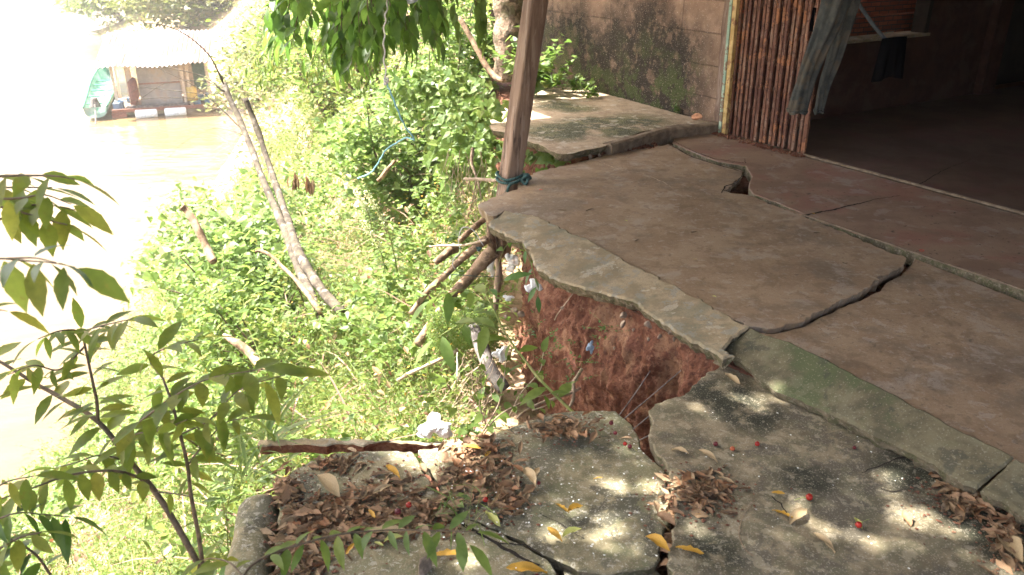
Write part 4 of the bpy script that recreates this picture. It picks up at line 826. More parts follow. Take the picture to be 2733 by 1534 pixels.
    for sd in (-1, 1):
        b = Batch(); tube(b, smooth_path([S + bx * s * LB + by * sd * .62 * min(1, (.75 + s * .5)) * (1 - max(0, (s - .6) / .4) ** 2 * .9) + ez * (.43 + .35 * s ** 3 + s ** 4 * .3) for s in np.linspace(0, 1, 12)], 30), .04, 6); b.build('gunwale', mgr, bo, True)
    b = Batch(); tube(b, [S + bx * .5 + ez * .35, S + bx * .5 + ez * .75], [.25, .12], 10, .3); tube(b, [S + bx * .5 + ez * .6, S - bx * .8 - ez * .15], .03, 6); b.build('engine', M['greylog'], bo)
    # bamboo poles mooring the raft to the bank
    for i, (a, c, lb) in enumerate((((560,250,WZ+.4),(830,215,None),'upper mooring pole between the floating house and the bank'), ((500,258,WZ+.3),(900,205,None),'long slanting mooring pole behind the dead trunk'))):
        p = P(a[0], a[1], a[2]); q_ = Q(c[0], c[1], 38.5 if i else 37.5); b = Batch(); tube(b, smooth_path([p, (p + q_) / 2 + [0, 0, .2], q_], 10), .035, 6); tag(b.build('mooring_pole', mt, smooth=True), lb, 'pole')
hut()

# ------------------------------------------------------------------ leaves
def leaf_tpl(n=6, w=.22, fold=.25, curl=.25, shape=1.0, tooth=0.0, stalk=0.0, roll=0.0):
    V = []; F = []
    for i in range(n + 1):
        t = i / n; hw = w * (math.sin(math.pi * min(1, t ** .85 * .97 + .015)) ** shape)
        if tooth and 0 < i < n: hw *= 1 + tooth * (1 if i % 2 else -1)
        y = stalk + t; z = -curl * t * t
        a = roll
        V += [(-hw * math.cos(a), y, z + fold * hw + hw * math.sin(a)), (0, y, z), (hw * math.cos(a), y, z + fold * hw + hw * math.sin(a))]
        if i: k = 3 * (i - 1); F += [[k, k+1, k+4, k+3], [k+1, k+2, k+5, k+4]]
    return np.array(V), np.array(F)
def heart_tpl():
    V = np.array([(0,0,0),(-.32,-.16,.06),(-.48,.12,.10),(-.30,.5,.06),(0,1,-.08),(.30,.5,.06),(.48,.12,.10),(.32,-.16,.06),(0,.45,-.02)], float)
    return V, np.array([[0,1,2,8],[8,2,3,4],[8,4,5,6],[0,8,6,7]])
def frames(d, up, roll=None):
    d = d / (np.linalg.norm(d, axis=1)[:, None] + 1e-9); x = np.cross(d, up); x /= np.linalg.norm(x, axis=1)[:, None] + 1e-9; z = np.cross(x, d)
    if roll is not None:
        c, s = np.cos(roll)[:, None], np.sin(roll)[:, None]; x, z = x * c + z * s, z * c - x * s
    return x, d, z
def put_leaves(b, tpl, pos, d, size, roll=None, up=None, wf=None):
    N = len(pos); up = np.tile([0, 0, 1.], (N, 1)) if up is None else up
    x, y, z = frames(d, up, roll); size = np.asarray(size) * np.ones(N)
    wf = 1.0 if wf is None else wf[:, None]
    b.inst(tpl[0], tpl[1], np.stack([x * size[:, None] * wf, y * size[:, None], z * size[:, None]], -1), pos)
def plants(b, bs, base, H, ns, nl, lsize, tpl, lean=.5, droop=.35, stem_r=.003, rise=.2, seed=0):
    r = np.random.RandomState(seed); N = len(base); H = np.asarray(H) * np.ones(N)
    S = N * ns; bp = np.repeat(base, ns, 0) + r.randn(S, 3) * [.03, .03, 0]; h = np.repeat(H, ns) * r.uniform(.55, 1.1, S); a = r.uniform(0, 2*math.pi, S); th = np.abs(r.randn(S)) * lean
    hd = np.stack([np.cos(a), np.sin(a), np.zeros(S)], 1)
    def pt(t): return bp + h[:, None] * (t * (np.sin(th)[:, None] * hd + np.cos(th)[:, None] * [0, 0, 1]) + droop * t * t * (hd * .8 - np.array([0, 0, .5])))
    for k in range(nl):
        t = .18 + .82 * (k + r.rand()) / nl; p = pt(t); la = a + (2.4 * k) + r.uniform(-.7, .7, S); d = np.stack([np.cos(la), np.sin(la), r.normal(rise - .25, .35, S)], 1)
        put_leaves(b, tpl, p, d, lsize * r.uniform(.55, 1.25, S) * (1.1 - .35 * t), roll=r.normal(0, .45, S))
    if bs is not None:
        V = []; T = (0, .33, .66, 1.0)
        pts = np.stack([pt(t) for t in T], 1)      # S,4,3
        rr = stem_r * r.uniform(.7, 1.4, S)
        o3 = np.array([[1, 0, 0], [-.5, .87, 0], [-.5, -.87, 0]])
        Vx = pts[:, :, None, :] + o3[None, None] * (rr[:, None] * np.array([1, .85, .6, .3])[None])[:, :, None, None]
        f = np.array([[i*3+j, i*3+(j+1) % 3, (i+1)*3+(j+1) % 3, (i+1)*3+j] for i in range(3) for j in range(3)])
        F = (f[None] + (np.arange(S) * 12)[:, None, None]).reshape(-1, 4); bs.add(Vx.reshape(-1, 3), F)
LT = leaf_tpl(3, .26, .25, .2); LTF = (np.array([(-.0, 0, 0), (-.27, .45, .05), (0, 1, -.08), (.27, .45, .05)], float), np.array([[0, 1, 2, 3]])); HT = heart_tpl(); LN = leaf_tpl(3, .11, .2, .3)
def bank_pts(n, x0, x1, y0, y1, seed, cond=None, clear=.12):
    r = np.random.RandomState(seed); x = r.uniform(x0, x1, n); y = r.uniform(y0, y1, n); k = (x < xe(y) + .15) & (x > xw(y) - .6) & ~(((x + .30) ** 2 + (y - 2.95) ** 2 < .10) | ((x + .55) ** 2 + (y - 3.0) ** 2 < .09))
    if cond is not None: k &= cond(x, y)
    x, y = x[k], y[k]; return np.stack([x, y, terr(x, y) - .02], 1)
def dens(x, y, s=1.1, lo=-.25): return (rs.rand(len(x)) < np.clip(1.15 - (-.40 * (.916 * y + 1.3) - x) * .9, .22 * (y < 6.5), 1)) & (fbm(np.stack([x, y, x * 0], -1), s, 3, 55) > lo)
def undergrowth():
    bl, bst = Batch(), Batch()
    near = bank_pts(1900, -6.5, -.2, .6, 8, 1, lambda x, y: dens(x, y, 1.1, -.55)); plants(bl, bst, near, .42 + .3 * np.random.RandomState(3).rand(len(near)), 4, 9, .048, LT, lean=.5, seed=2)
    n2 = bank_pts(3600, -6.5, -.2, 1, 10, 5, lambda x, y: dens(x, y, .8, -.35)); plants(bl, bst, n2, .72, 3, 14, .050, LN, lean=.45, seed=4, stem_r=.0022)
    m = bank_pts(2600, -11, -.3, 8, 20, 6); plants(bl, bst, m, .7, 4, 9, .068, LT, lean=.5, seed=7, stem_r=.003)
    o = bl.build('undergrowth', M['leaf_bank']); tag(o, kind='stuff'); tag(bst.build('undergrowth_stems', M['greenstem']), kind='stuff')
    bl = Batch(); v = bank_pts(2600, -7.5, -.2, 2.5, 13, 8, lambda x, y: dens(x + 9, y, .7, -.05)); r = np.random.RandomState(5)
    v[:, 2] += r.uniform(.25, .75, len(v)); plants(bl, None, v, .3, 3, 6, .068, HT, lean=1.1, droop=.6, rise=.1, seed=9)
    tag(bl.build('creeper', M['leaf_vine']), kind='stuff')
    bl = Batch(); f = bank_pts(5200, -45, 4, 20, 110, 10, lambda x, y: (y > 50) | ((xe(y) - x) / (xe(y) - xw(y)) < .75)); plants(bl, None, f, 1.0, 3, 5, .22, LTF, lean=.6, seed=11)
    f = bank_pts(2600, -22, -2, 18, 52, 13, lambda x, y: (xe(y) - x) / (xe(y) - xw(y)) < .62); plants(bl, None, f, 1.0, 4, 7, .15, LTF, lean=.6, seed=12); tag(bl.build('far_undergrowth', M['leaf_far']), kind='stuff')
    bg = Batch(); r = np.random.RandomState(8); g = bank_pts(2600, -6, -.6, .5, 8, 14, lambda x, y: dens(x, y + 5, .9, .0)); N = len(g); a = r.uniform(0, 6.28, N); L = r.uniform(.25, .65, N)
    put_leaves(bg, leaf_tpl(5, .016, .3, .6), g, np.stack([np.cos(a) * .5, np.sin(a) * .5, np.ones(N)], 1), L); tag(bg.build('grass', M['leaf_vine']), kind='stuff')
    bd = Batch(); g = bank_pts(1500, -5.5, -.25, 1.5, 13, 24); r = np.random.RandomState(19); N = len(g); a = r.uniform(0, 6.28, N); g[:, 2] += r.uniform(0, .5, N)
    put_leaves(bd, leaf_tpl(3, .010, .2, .35), g, np.stack([np.cos(a), np.sin(a), r.uniform(-.2, .8, N)], 1), r.uniform(.25, .8, N)); tag(bd.build('dry_stems', M['dryveg']), kind='stuff')
    bd = Batch(); g = bank_pts(700, -4, -.3, 1.8, 9, 27); r = np.random.RandomState(20); N = len(g); g[:, 2] += r.uniform(.3, .75, N); put_leaves(bd, LT, g, r.randn(N, 3), .03 + .05 * r.rand(N)); tag(bd.build('withered_undergrowth', M['dry']), kind='stuff')
    bd = Batch(); g = bank_pts(2200, -4.5, -.3, 2.0, 9, 28, lambda x, y: dens(x + 3, y, 1.4, .22)); r = np.random.RandomState(21); N = len(g); g[:, 2] += r.uniform(.45, .8, N); put_leaves(bd, LTF, g, r.randn(N, 3), .022); tag(bd.build('yellow_flowers', M['yellow']), kind='stuff')
    # dry stalks and roots near the moored house
    bd = Batch(); r = np.random.RandomState(9); n = 2600; x = r.uniform(-19, -6.5, n); y = r.uniform(20, 52, n); t = (xe(y) - x) / (xe(y) - xw(y)); k = (t > .50) & (t < 1.0); x, y = x[k], y[k]; N = len(x)
    p = np.stack([x, y, terr(x, y)], 1); a = r.uniform(0, 6.28, N); put_leaves(bd, leaf_tpl(3, .012, .2, .7), p, np.stack([np.cos(a), np.sin(a), r.uniform(.3, 1.2, N)], 1), r.uniform(.6, 1.6, N))
    tag(bd.build('dry_stalks', M['dryveg']), kind='stuff')
undergrowth()
# bushes one can tell apart
def bush(name, label, c, rx, ry, rz, n, lsize, mat, tpl, seed, stems=14, cat='bush', group=None):
    r = np.random.RandomState(seed); root = thing(name, label, cat, c, group); base = np.array(c, float)
    bs = Batch(); tips = []
    for k in range(stems):
        a = r.uniform(0, 6.28); e = base + np.array([math.cos(a) * rx * r.uniform(.3, .95), math.sin(a) * ry * r.uniform(.3, .95), rz * r.uniform(.7, 1.7)]); mid = (base + e) / 2 + r.randn(3) * [.08, .08, .05] + [0, 0, .15 * rz]
        pp = smooth_path([base + r.randn(3) * [.05, .05, 0], mid, e], 10); tube(bs, pp, [.018 * rx + .004, .004], 5); tips.append(pp)
    bs.build('stem', M['stem'], root, True)
    cl = r.randn(max(10, n // 90), 3); cl /= np.linalg.norm(cl, axis=1)[:, None]; cl *= r.uniform(.35, .95, (len(cl), 1)); ci = r.randint(0, len(cl), n)
    p = cl[ci] + r.randn(n, 3) * .17; p = p * [rx, ry, rz] + base + [0, 0, rz * .95]; a = r.uniform(0, 6.28, n); d = np.stack([np.cos(a), np.sin(a), r.normal(-.15, .4, n)], 1)
    b = Batch(); put_leaves(b, tpl, p, d, lsize * .86 * np.clip(r.lognormal(0, .35, n), .4, 1.7), roll=r.normal(0, .5, n)); b.build('foliage', M[mat], root); return root
def gz(x, y): return float(terr(np.array([x]), np.array([y]))[0])
B_ = [('bush', 'leafy creeper covered bush at the water side of the near bank', -3.0, 8.4, 1.1, 1.2, 1.0, 4200, .085, 'leaf_vine', HT),
      ('bush', 'bright green bush in front of the two dead trunks', -2.3, 6.7, .9, .9, .7, 3000, .075, 'leaf_bank', LT),
      ('bush', 'sunlit bush at the outer edge of the bank above the water', -3.9, 10.6, 1.2, 1.3, 1.1, 3800, .09, 'leaf_vine', HT),
      ('bush', 'low bush spilling down below the dead trunks', -2.1, 5.2, .8, .8, .5, 2600, .07, 'leaf_bank', LT),
      ('shrub', 'dense shrub between the ivy and the hanging blue string', -1.3, 9.5, 1.0, 1.2, .9, 4000, .075, 'leaf_vine', HT),
      ('shrub', 'tall shrub behind the hanging white wire', -2.0, 12.5, 1.5, 1.4, 1.3, 4600, .10, 'leaf_bank', LT),
      ('shrub', 'ivy covered shrub touching the ridged trunk', -.75, 10.0, .65, 1.0, 1.15, 4000, .07, 'leaf_vine', HT),
      ('shrub', 'round shrub on the bank below the overhanging branch', -3.4, 15.5, 1.8, 1.6, 1.2, 3600, .12, 'leaf_bank', LT),
      ('shrub', 'shrub at the top of the bank under the metal sheet', -1.6, 17.5, 1.8, 1.8, 1.7, 4200, .13, 'leaf_bank', LT),
      ('shrub', 'big shrub at the back between the metal sheet and the trunk', -.4, 20, 2.2, 2, 2.0, 4200, .14, 'leaf_bank', LT),
      ('bush', 'dark bush with bare roots on the point beyond the floating house', -32.5, 71, 4.5, 3.0, 2.4, 6000, .5, 'leaf_vine', LTF),
      ('bush', 'pale reedy bush behind the tin roof', -22, 58, 5, 4, 2.2, 6000, .45, 'leaf_far', LTF),
      ('bush', 'sunlit bush right of the tin roof', -12.5, 46, 3.2, 3, 2.0, 3000, .33, 'leaf_far', LTF),
      ('bush', 'rounded bush on the far bank above the brown roots', -10, 33, 2.2, 2, 1.5, 2800, .24, 'leaf_far', LTF),
      ('bush', 'feathery bush left of the overhanging branch', -11.5, 60, 5, 4, 3.0, 3000, .45, 'leaf_far', LTF),
      ('bush', 'bush on the slope beyond the dry brown stalks', -7.2, 26, 1.8, 1.7, 1.2, 2600, .19, 'leaf_far', LTF)]
for i, (nm, lb, x, y, rx, ry, rz, n, ls, mt, tp) in enumerate(B_): bush(nm, lb, (x, y, gz(x, y)), rx, ry, rz, n, ls, mt, tp, 100 + i, stems=14 if y < 25 else 5)
# ivy hanging down the cliff edge left of the post and in the gap under the mossy slab
def ivy(name, label, area, Yd, n, lsize, seed, mat='leaf_vine'):
    r = np.random.RandomState(seed); b = Batch(); bs = Batch(); root = thing(name, label, 'vine', Q((area[0][0]+area[1][0])/2, area[1][1], Yd)); P_ = []
    k = max(4, n // 9)
    for i in range(k):
        x, y = r.uniform(area[0][0], area[1][0]), r.uniform(area[0][1], area[1][1]); p0 = Q(x, y, Yd + r.uniform(-.15, .25)); L = r.uniform(.15, .4); a = r.uniform(0, 6.28)
        pts = smooth_path([p0, p0 + [math.cos(a) * .08, -.04, -L * .4 + .08], p0 + [math.cos(a) * .16, -.08, -L]], 10); tube(bs, pts, [.0025, .0015], 4); P_.append(pts[::1])
    P_ = np.concatenate(P_); P_ = P_[r.randint(0, len(P_), n)] + r.randn(n, 3) * .015; a = r.uniform(math.pi, 2 * math.pi, n)
    d = np.stack([np.cos(a), np.sin(a) * .6, r.uniform(-1.3, .2, n)], 1); up = np.tile([0, -.75, .65], (n, 1)) + r.randn(n, 3) * .3
    put_leaves(b, HT, P_, d, lsize * r.uniform(.5, 1.2, n), up=up); bs.build('stem', M['greenstem'], root); b.build('foliage', M[mat], root)
ivy('ivy', 'broad leaved ivy hanging down the bank left of the wooden post', ((1180, 265), (1330, 450)), 7.2, 430, .085, 1)
ivy('ivy', 'ivy tumbling over the bank edge further up behind the string', ((1060, 180), (1300, 330)), 8.3, 700, .08, 2)
ivy('ivy', 'large leaved vine hanging in the gap under the mossy slab', ((1405, 395), (1500, 425)), 6.5, 60, .085, 3)
ivy('ivy', 'small vine under the porch apron beside the wooden post foot', ((1378, 635), (1400, 650)), 4.5, 14, .05, 4)
# climbing weeds at wall foot on the far slab
def weed(name, label, base, H, n, ls, seed, tpl=HT, mat='leaf_vine', spread=.5, cat='plant', nl=7, sr=.003):
    root = thing(name, label, cat, base); b, bs = Batch(), Batch(); plants(b, bs, np.array([base], float), H, n, nl, ls, tpl, lean=spread, seed=seed, stem_r=sr)
    bs.build('stem', M['greenstem'], root); b.build('foliage', M[mat], root); return root
weed('creeping_plant', 'tall bright creeper rising between the wooden post and the block wall', P(1420, 262, .05), .82, 16, .105, 3, nl=14, spread=.26)
weed('creeping_plant', 'bright creeper at the back corner of the mossy slab', P(1462, 248, .05), .50, 10, .095, 4, nl=8, spread=.45)
weed('small_plant', 'small leafy plant at the foot of the block wall', P(1538, 246, .07), .24, 9, .085, 5, nl=5, spread=.7)
weed('small_plant', 'little plant further along the wall foot', P(1582, 257, .07), .18, 7, .075, 6, nl=4, spread=.7)
weed('small_plant', 'tiny green sprout in the crack near the end of the wall', P(1800, 296, .07), .09, 5, .035, 7, nl=4)
# flowering spikes
for i, (x, y, Yd, h, lb) in enumerate(((1068,720,5.6,1.0,'tallest pale flower spike standing on the bank'), (1040,760,5.5,.95,'second pale flower spike, leaning left of the tallest'), (1000,640,6.2,.65,'short pale flower spike behind the other two'))):
    top = Q(x - 95 + 20 * i, y - 215 + 40 * i, Yd + .1); p0 = Q(x, y + 40, Yd); root = thing('flower_spike', lb, 'flowering plant', p0); b = Batch(); pts = smooth_path([p0, (p0 + top) / 2 + [.04, 0, .06], top], 30); tube(b, pts, [.006, .002], 6); b.build('stem', M['greenstem'], root, True)
    r = np.random.RandomState(i); b = Batch(); n = 260; t = r.uniform(.55, 1, n); p = pts[(t * (len(pts) - 1)).astype(int)] + r.randn(n, 3) * .010; put_leaves(b, LTF, p, r.randn(n, 3), .016); b.build('blossom', M['flower'], root)
    b = Batch(); n = 46; t = r.uniform(.0, .62, n); p = pts[(t * (len(pts) - 1)).astype(int)]; a = r.uniform(0, 6.28, n); put_leaves(b, LN, p, np.stack([np.cos(a), np.sin(a), r.uniform(-.2, .6, n)], 1), .085); b.build('foliage', M['leaf_vine'], root)

# dead trunks on the bank
WEEDS = []
def dead():
    t1 = thing('dead_tree', 'taller leaning dead trunk with long arching bare twigs', 'dead tree', Q(870, 830, 7.6)); b = Batch()
    tube(b, smooth_path([Q(858,850,6.0), Q(838,800,6.15), Q(790,700,6.7), Q(755,600,7.3), Q(710,500,7.9), Q(672,400,8.4), Q(640,320,8.8), Q(612,260,9.0), Q(597,222,9.1)], 60), [.036,.036,.038,.036,.032,.028,.036], 12, .35, 3); b.build('trunk', M['dead'], t1, True)
    arcs = [([(597,225),(560,150),(500,95),(440,68),(380,60)], .010), ([(600,245),(545,205),(470,185),(385,168)], .007), ([(615,262),(560,220),(500,215),(440,222),(380,260)], .006), ([(605,250),(540,250),(450,240),(370,235),(330,270)], .005),
            ([(640,340),(590,290),(520,230),(450,195),(420,180)], .006), ([(612,262),(575,228),(540,240),(500,280)], .005), ([(610,270),(520,262),(400,262),(300,280)], .005), ([(650,360),(600,345),(560,345),(490,380),(450,420)], .004),
            ([(596,226),(590,200),(570,175)], .007), ([(632,305),(580,268),(560,262),(520,275)], .004)]
    for k, (a, r) in enumerate(arcs):
        b = Batch(); tube(b, smooth_path([Q(x, y, 8.9 + .1 * k) for x, y in a], 24), [r, r * .4], 5); b.build('twig', M['dead'], t1, True)
    t2 = thing('dead_tree', 'shorter dead trunk with a snapped top right beside the taller one', 'dead tree', Q(905, 830, 7.5)); b = Batch()
    tube(b, smooth_path([Q(915,835,5.9), Q(860,775,6.2), Q(800,680,6.7), Q(772,600,7.3), Q(745,520,7.9), Q(715,430,8.4), Q(685,340,8.7), Q(655,262,8.8)], 60), [.038,.04,.042,.038,.036,.03,.032,.03], 12, .35, 5); b.build('trunk', M['dead'], t2, True)
    for (pts, r, lb) in (([(572,700,6.6),(555,668,6.7),(530,610,6.8),(500,565,6.9),(485,552,6.9)], [.030,.032,.036,.030,.034], 'broken stump with a splintered top in the creeper at the water side'),
                         ([(860,835,5.8),(800,760,6.0),(740,700,6.2),(700,672,6.3),(680,668,6.3)], [.022,.018,.014,.010], 'dark crooked dead branch below the dead trunks'),
                         ([(715,995,4.7),(670,950,4.9),(630,915,5.0),(600,895,5.1)], [.035,.035,.028,.016], 'brown broken branch half buried in the leaves lower down'),
                         ([(1065,1010,4.4),(1130,975,4.3),(1215,930,4.3)], [.014,.012,.012], 'pale straight stick lying across the weeds left of the log'),
                         ([(1000,480,7.5),(1030,450,7.5),(1052,428,7.6)], [.02,.02,.02], 'short brown stick in the weeds beside the blue string')):
        b = Batch(); p = smooth_path([Q(*q) for q in pts], 30); p += np.stack([fbm(p, 4, 2, k) for k in (4, 5, 6)], 1) * .03; tube(b, p, r, 10, .4, 4); tag(b.build('dead_branch', M['pole'] if 'pale' not in lb else M['root'], smooth=True), lb, 'branch')
    for i, (x, y) in enumerate(((785, 470), (825, 480))):
        b = Batch(); r = np.random.RandomState(i); n = 14; p = np.tile(Q(x, y, 6.8), (n, 1)) + r.randn(n, 3) * .02; put_leaves(b, leaf_tpl(4, .12, .6, .2), p, np.stack([r.randn(n) * .3, r.randn(n) * .3, -np.ones(n)], 1), .12)
        tag(b.build('withered_leaves', M['dry']), ('left' if i == 0 else 'right') + ' of the two hanging bunches of withered brown leaves', 'leaves')
dead()

for i, (x, y, Yd, lb) in enumerate(((915, 870, 5.8, 'leafy weed growing round the foot of the dead trunks'), (840, 880, 5.9, 'leafy weed just left of the foot of the dead trunks'), (720, 1010, 4.65, 'leafy weed hiding the lower end of the broken branch'))):
    WEEDS.append((x, y, Yd, lb, i))
# twigs with alternate leaves
TP = leaf_tpl(9, .15, .22, .30, 1.0, .05, .05); TPW = leaf_tpl(9, .20, .2, .18, 1.1, .05, .05)
def twig(root, pts, r, lsize, step, seed, mat='leaf_sap', tpl=None, stem='stem', droop=.35, start=.1, side=None, names=('branch', 'foliage'), fwd=.45, end=True, jitter=.3):
    rr = np.random.RandomState(seed); lsize *= .98 if seed < 30 else 1; step *= .68 if seed < 30 else 1; p = smooth_path(pts, 60); L = np.r_[0, np.cumsum(np.linalg.norm(np.diff(p, axis=0), axis=1))]; b = Batch(); tube(b, p, r, 8)
    br = b.build(names[0], M[stem], root, True); n = int(L[-1] * (1 - start) / step); n = max(n, 1); s = L[-1] * start + (np.arange(n) + .5) * step; pos = np.stack([np.interp(s, L, p[:, k]) for k in range(3)], 1)
    T = np.gradient(p, axis=0); T /= np.linalg.norm(T, axis=1)[:, None]; tt_ = np.stack([np.interp(s, L, T[:, k]) for k in range(3)], 1)
    sd = np.cross(tt_, [0, 0, 1.]) if side is None else np.tile(side, (n, 1)); sd /= np.linalg.norm(sd, axis=1)[:, None] + 1e-6; sg = np.where(np.arange(n) % 2 == 0, 1, -1)[:, None]
    d = tt_ * fwd + sd * sg + np.array([0, 0, -droop]) + rr.randn(n, 3) * jitter; sz = lsize * rr.uniform(.7, 1.2, n)
    if end: pos = np.vstack([pos, p[-1:]]); d = np.vstack([d, T[-1:] + [[0, 0, -droop * .5]]]); sz = np.r_[sz, lsize * 1.1]; n += 1
    b = Batch(); put_leaves(b, tpl or TP, pos, d, sz, roll=rr.normal(0, .35, n)); b.build(names[1], M[mat], root, True); return br
# foreground sapling with olive leaves
s1 = thing('sapling', 'slender olive leaved sapling rising beside the round kerb', 'sapling', Q(540, 1540, 2.05))
MS = [Q(545,1560,2.0),Q(535,1518,2.0),Q(470,1400,2.02),Q(414,1312,2.05),Q(350,1234,2.1),Q(262,1125,2.15),Q(156,1057,2.2),Q(92,1022,2.22),Q(0,965,2.25),Q(-90,920,2.3)]
twig(s1, MS, [.011,.009,.007,.004], .105, .036, 1, names=('trunk','foliage'), start=.42, droop=.55, tpl=TPW)
twig(s1, [Q(548,1560,2.0),Q(542,1518,2.0),Q(530,1430,2.0),Q(510,1323,2.0),Q(500,1240,2.0),Q(481,1160,2.0),Q(460,1080,2.02),Q(435,1010,2.05)], [.008,.006,.0035], .095, .030, 2, start=.52, droop=.5, side=[1, .5, 0])
twig(s1, [Q(262,1125,2.15),Q(258,1070,2.15),Q(248,1022,2.15),Q(227,923,2.18),Q(218,880,2.2)], [.006,.003], .095, .018, 3, start=.02, side=[1, .6, 0], droop=.25)
twig(s1, [Q(218,885,2.2),Q(190,880,2.15),Q(150,885,2.1),Q(100,905,2.05)], [.003,.0015], .085, .026, 4, droop=.35)
twig(s1, [Q(218,885,2.2),Q(260,872,2.15),Q(310,860,2.1),Q(355,850,2.05)], [.003,.0015], .09, .030, 5, droop=.3)
twig(s1, [Q(414,1312,2.05),Q(370,1275,2.0),Q(308,1257,1.95),Q(230,1260,1.9),Q(156,1277,1.85),Q(60,1312,1.8),Q(-40,1345,1.75)], [.005,.002], .09, .030, 6, droop=.55, start=.1, tpl=TPW)
twig(s1, [Q(414,1312,2.05),Q(470,1318,2.02),Q(508,1325,2.0)], [.003,.002], .08, .05, 7, start=.3, end=False)
twig(s1, [Q(227,923,2.18),Q(160,985,2.1),Q(90,975,2.05),Q(20,1000,2.0)], [.003,.0015], .085, .026, 8, droop=.5)
twig(s1, [Q(435,1010,2.05),Q(400,960,2.1),Q(440,930,2.1),Q(530,905,2.12)], [.003,.0015], .12, .04, 9, droop=.1)
twig(s1, [Q(300,1175,2.1),Q(380,1120,2.05),Q(460,1060,2.02),Q(560,1010,2.0),Q(700,985,2.0)], [.004,.0015], .115, .034, 10, droop=.3, tpl=TPW)
twig(s1, [Q(480,1160,2.0),Q(560,1120,2.0),Q(640,1040,2.0),Q(760,1000,2.0)], [.003,.0015], .11, .034, 11, droop=.3)
twig(s1, [Q(350,1234,2.1),Q(270,1215,2.05),Q(200,1235,2.0),Q(140,1250,2.0)], [.003,.0015], .10, .03, 12, droop=.4)
twig(s1, [Q(330,1205,2.1),Q(360,1160,2.05),Q(420,1150,2.0),Q(500,1120,1.95)], [.003,.0015], .10, .03, 18, droop=.3)
twig(s1, [Q(502,1240,2.0),Q(540,1190,2.0),Q(600,1130,2.0),Q(660,1115,2.0)], [.003,.0015], .095, .034, 19, droop=.25)
s2 = thing('sapling', 'darker drooping sapling at the bottom left edge', 'sapling', Q(-40, 1620, 1.7))
twig(s2, [Q(-60,1640,1.7),Q(-30,1500,1.7),Q(40,1440,1.7),Q(110,1420,1.7)], [.005,.002], .09, .026, 13, mat='leaf_sap', droop=.6, tpl=TPW)
twig(s2, [Q(135,1534,1.72),Q(95,1480,1.72),Q(30,1440,1.72),Q(-30,1430,1.7)], [.004,.002], .085, .028, 14, mat='leaf_dark', droop=.4)
twig(s2, [Q(-40,1400,1.7),Q(40,1370,1.72),Q(110,1372,1.75),Q(190,1380,1.78)], [.003,.0015], .10, .025, 15, mat='leaf_dark', droop=.35)
twig(s2, [Q(-40,1320,1.75),Q(20,1285,1.78),Q(90,1270,1.8)], [.003,.0015], .10, .03, 16, droop=.3)
s3 = thing('leafy_twig', 'leafy green twig lying over the leaf heap at the bottom edge', 'twig', Q(640, 1560, 1.55))
twig(s3, [Q(640,1560,1.5),Q(665,1515,1.55),Q(722,1479,1.6),Q(810,1450,1.66),Q(911,1425,1.72),Q(1050,1414,1.76),Q(1180,1416,1.78),Q(1270,1420,1.78)], [.004,.0015], .085, .034, 17, mat='leaf_vine', droop=.1, start=.12, side=[.2, 1, 0], jitter=.2)
twig(s3, [Q(1215,1418,1.78),Q(1235,1440,1.77),Q(1250,1450,1.76)], [.002,.001], .10, .04, 27, mat='leaf_vine', droop=.9, tpl=TPW)
twig(s3, [Q(650,1540,1.55),Q(610,1500,1.6),Q(560,1490,1.65),Q(530,1500,1.7)], [.003,.001], .09, .035, 28, droop=.2)
# hanging leaves at the left edge
s4 = thing('hanging_branch', 'upper cluster of large dark leaves hanging in at the left edge', 'branch', Q(-80, 500, 1.8))
for k, a in enumerate(([(-80,480),(0,470),(80,468),(150,470),(200,478)], [(-80,520),(0,530),(60,528),(120,520),(190,545)], [(-80,560),(0,552),(70,570),(140,590),(180,600)], [(-60,600),(0,585),(40,560),(110,545),(200,560)], [(-80,500),(-20,500),(60,500),(140,500)])):
    twig(s4, [Q(x, y, 1.75 + .05 * k) for x, y in a], [.004, .0015], .095, .024, 30 + k, mat='leaf_sap', droop=.55, tpl=TPW)
s5 = thing('hanging_branch', 'lower branch with a few big drooping leaves at the left edge', 'branch', Q(-80, 690, 1.5))
twig(s5, [Q(-80,700,1.5),Q(0,690,1.5),Q(60,695,1.5),Q(130,700,1.5),Q(200,712,1.5)], [.003,.001], .105, .030, 36, mat='leaf_sap', droop=1.0, tpl=TPW, start=.25)
twig(s5, [Q(20,690,1.5),Q(90,688,1.48),Q(150,700,1.46)], [.003,.001], .09, .035, 37, mat='leaf_dark', droop=.1)
twig(s5, [Q(-80,830,1.6),Q(-20,825,1.6),Q(20,830,1.6)], [.003,.001], .08, .025, 38, mat='leaf_sap', droop=.5)
# overhanging dark branch at the top
s6 = thing('overhanging_branch', 'dark green leafy branch hanging into the top of the picture above the bank', 'branch', Q(950, -120, 4.6))
r = np.random.RandomState(4)
for k in range(54):
    x1 = r.uniform(690, 1190); depth = r.uniform(4.0, 5.2); lim = 150 - abs(x1 - 900) * .30 + r.uniform(-40, 40); lim = max(15, lim); x0 = 940 + (x1 - 940) * .55
    twig(s6, [Q(x0, -150, depth), Q((x0 + x1) / 2, lim * .2 - 60, depth), Q(x1, lim, depth)], [.006, .0015], .115, .030, 60 + k, mat='leaf_top', droop=.40, tpl=leaf_tpl(5, .20, .25, .2), start=.35, jitter=.55, fwd=.6)
s7 = thing('overhanging_branch', 'bright yellow green leafy sprays at the top between the wire and the post', 'branch', Q(1200, -100, 5.0))
for k in range(10):
    x1 = r.uniform(1130, 1300); lim = r.uniform(15, 110); twig(s7, [Q(x1 - 30, -120, 5.0), Q(x1, lim, 5.0)], [.004, .001], .11, .05, 120 + k, mat='leaf_vine', droop=.8, tpl=leaf_tpl(5, .2, .25, .2), start=.3)
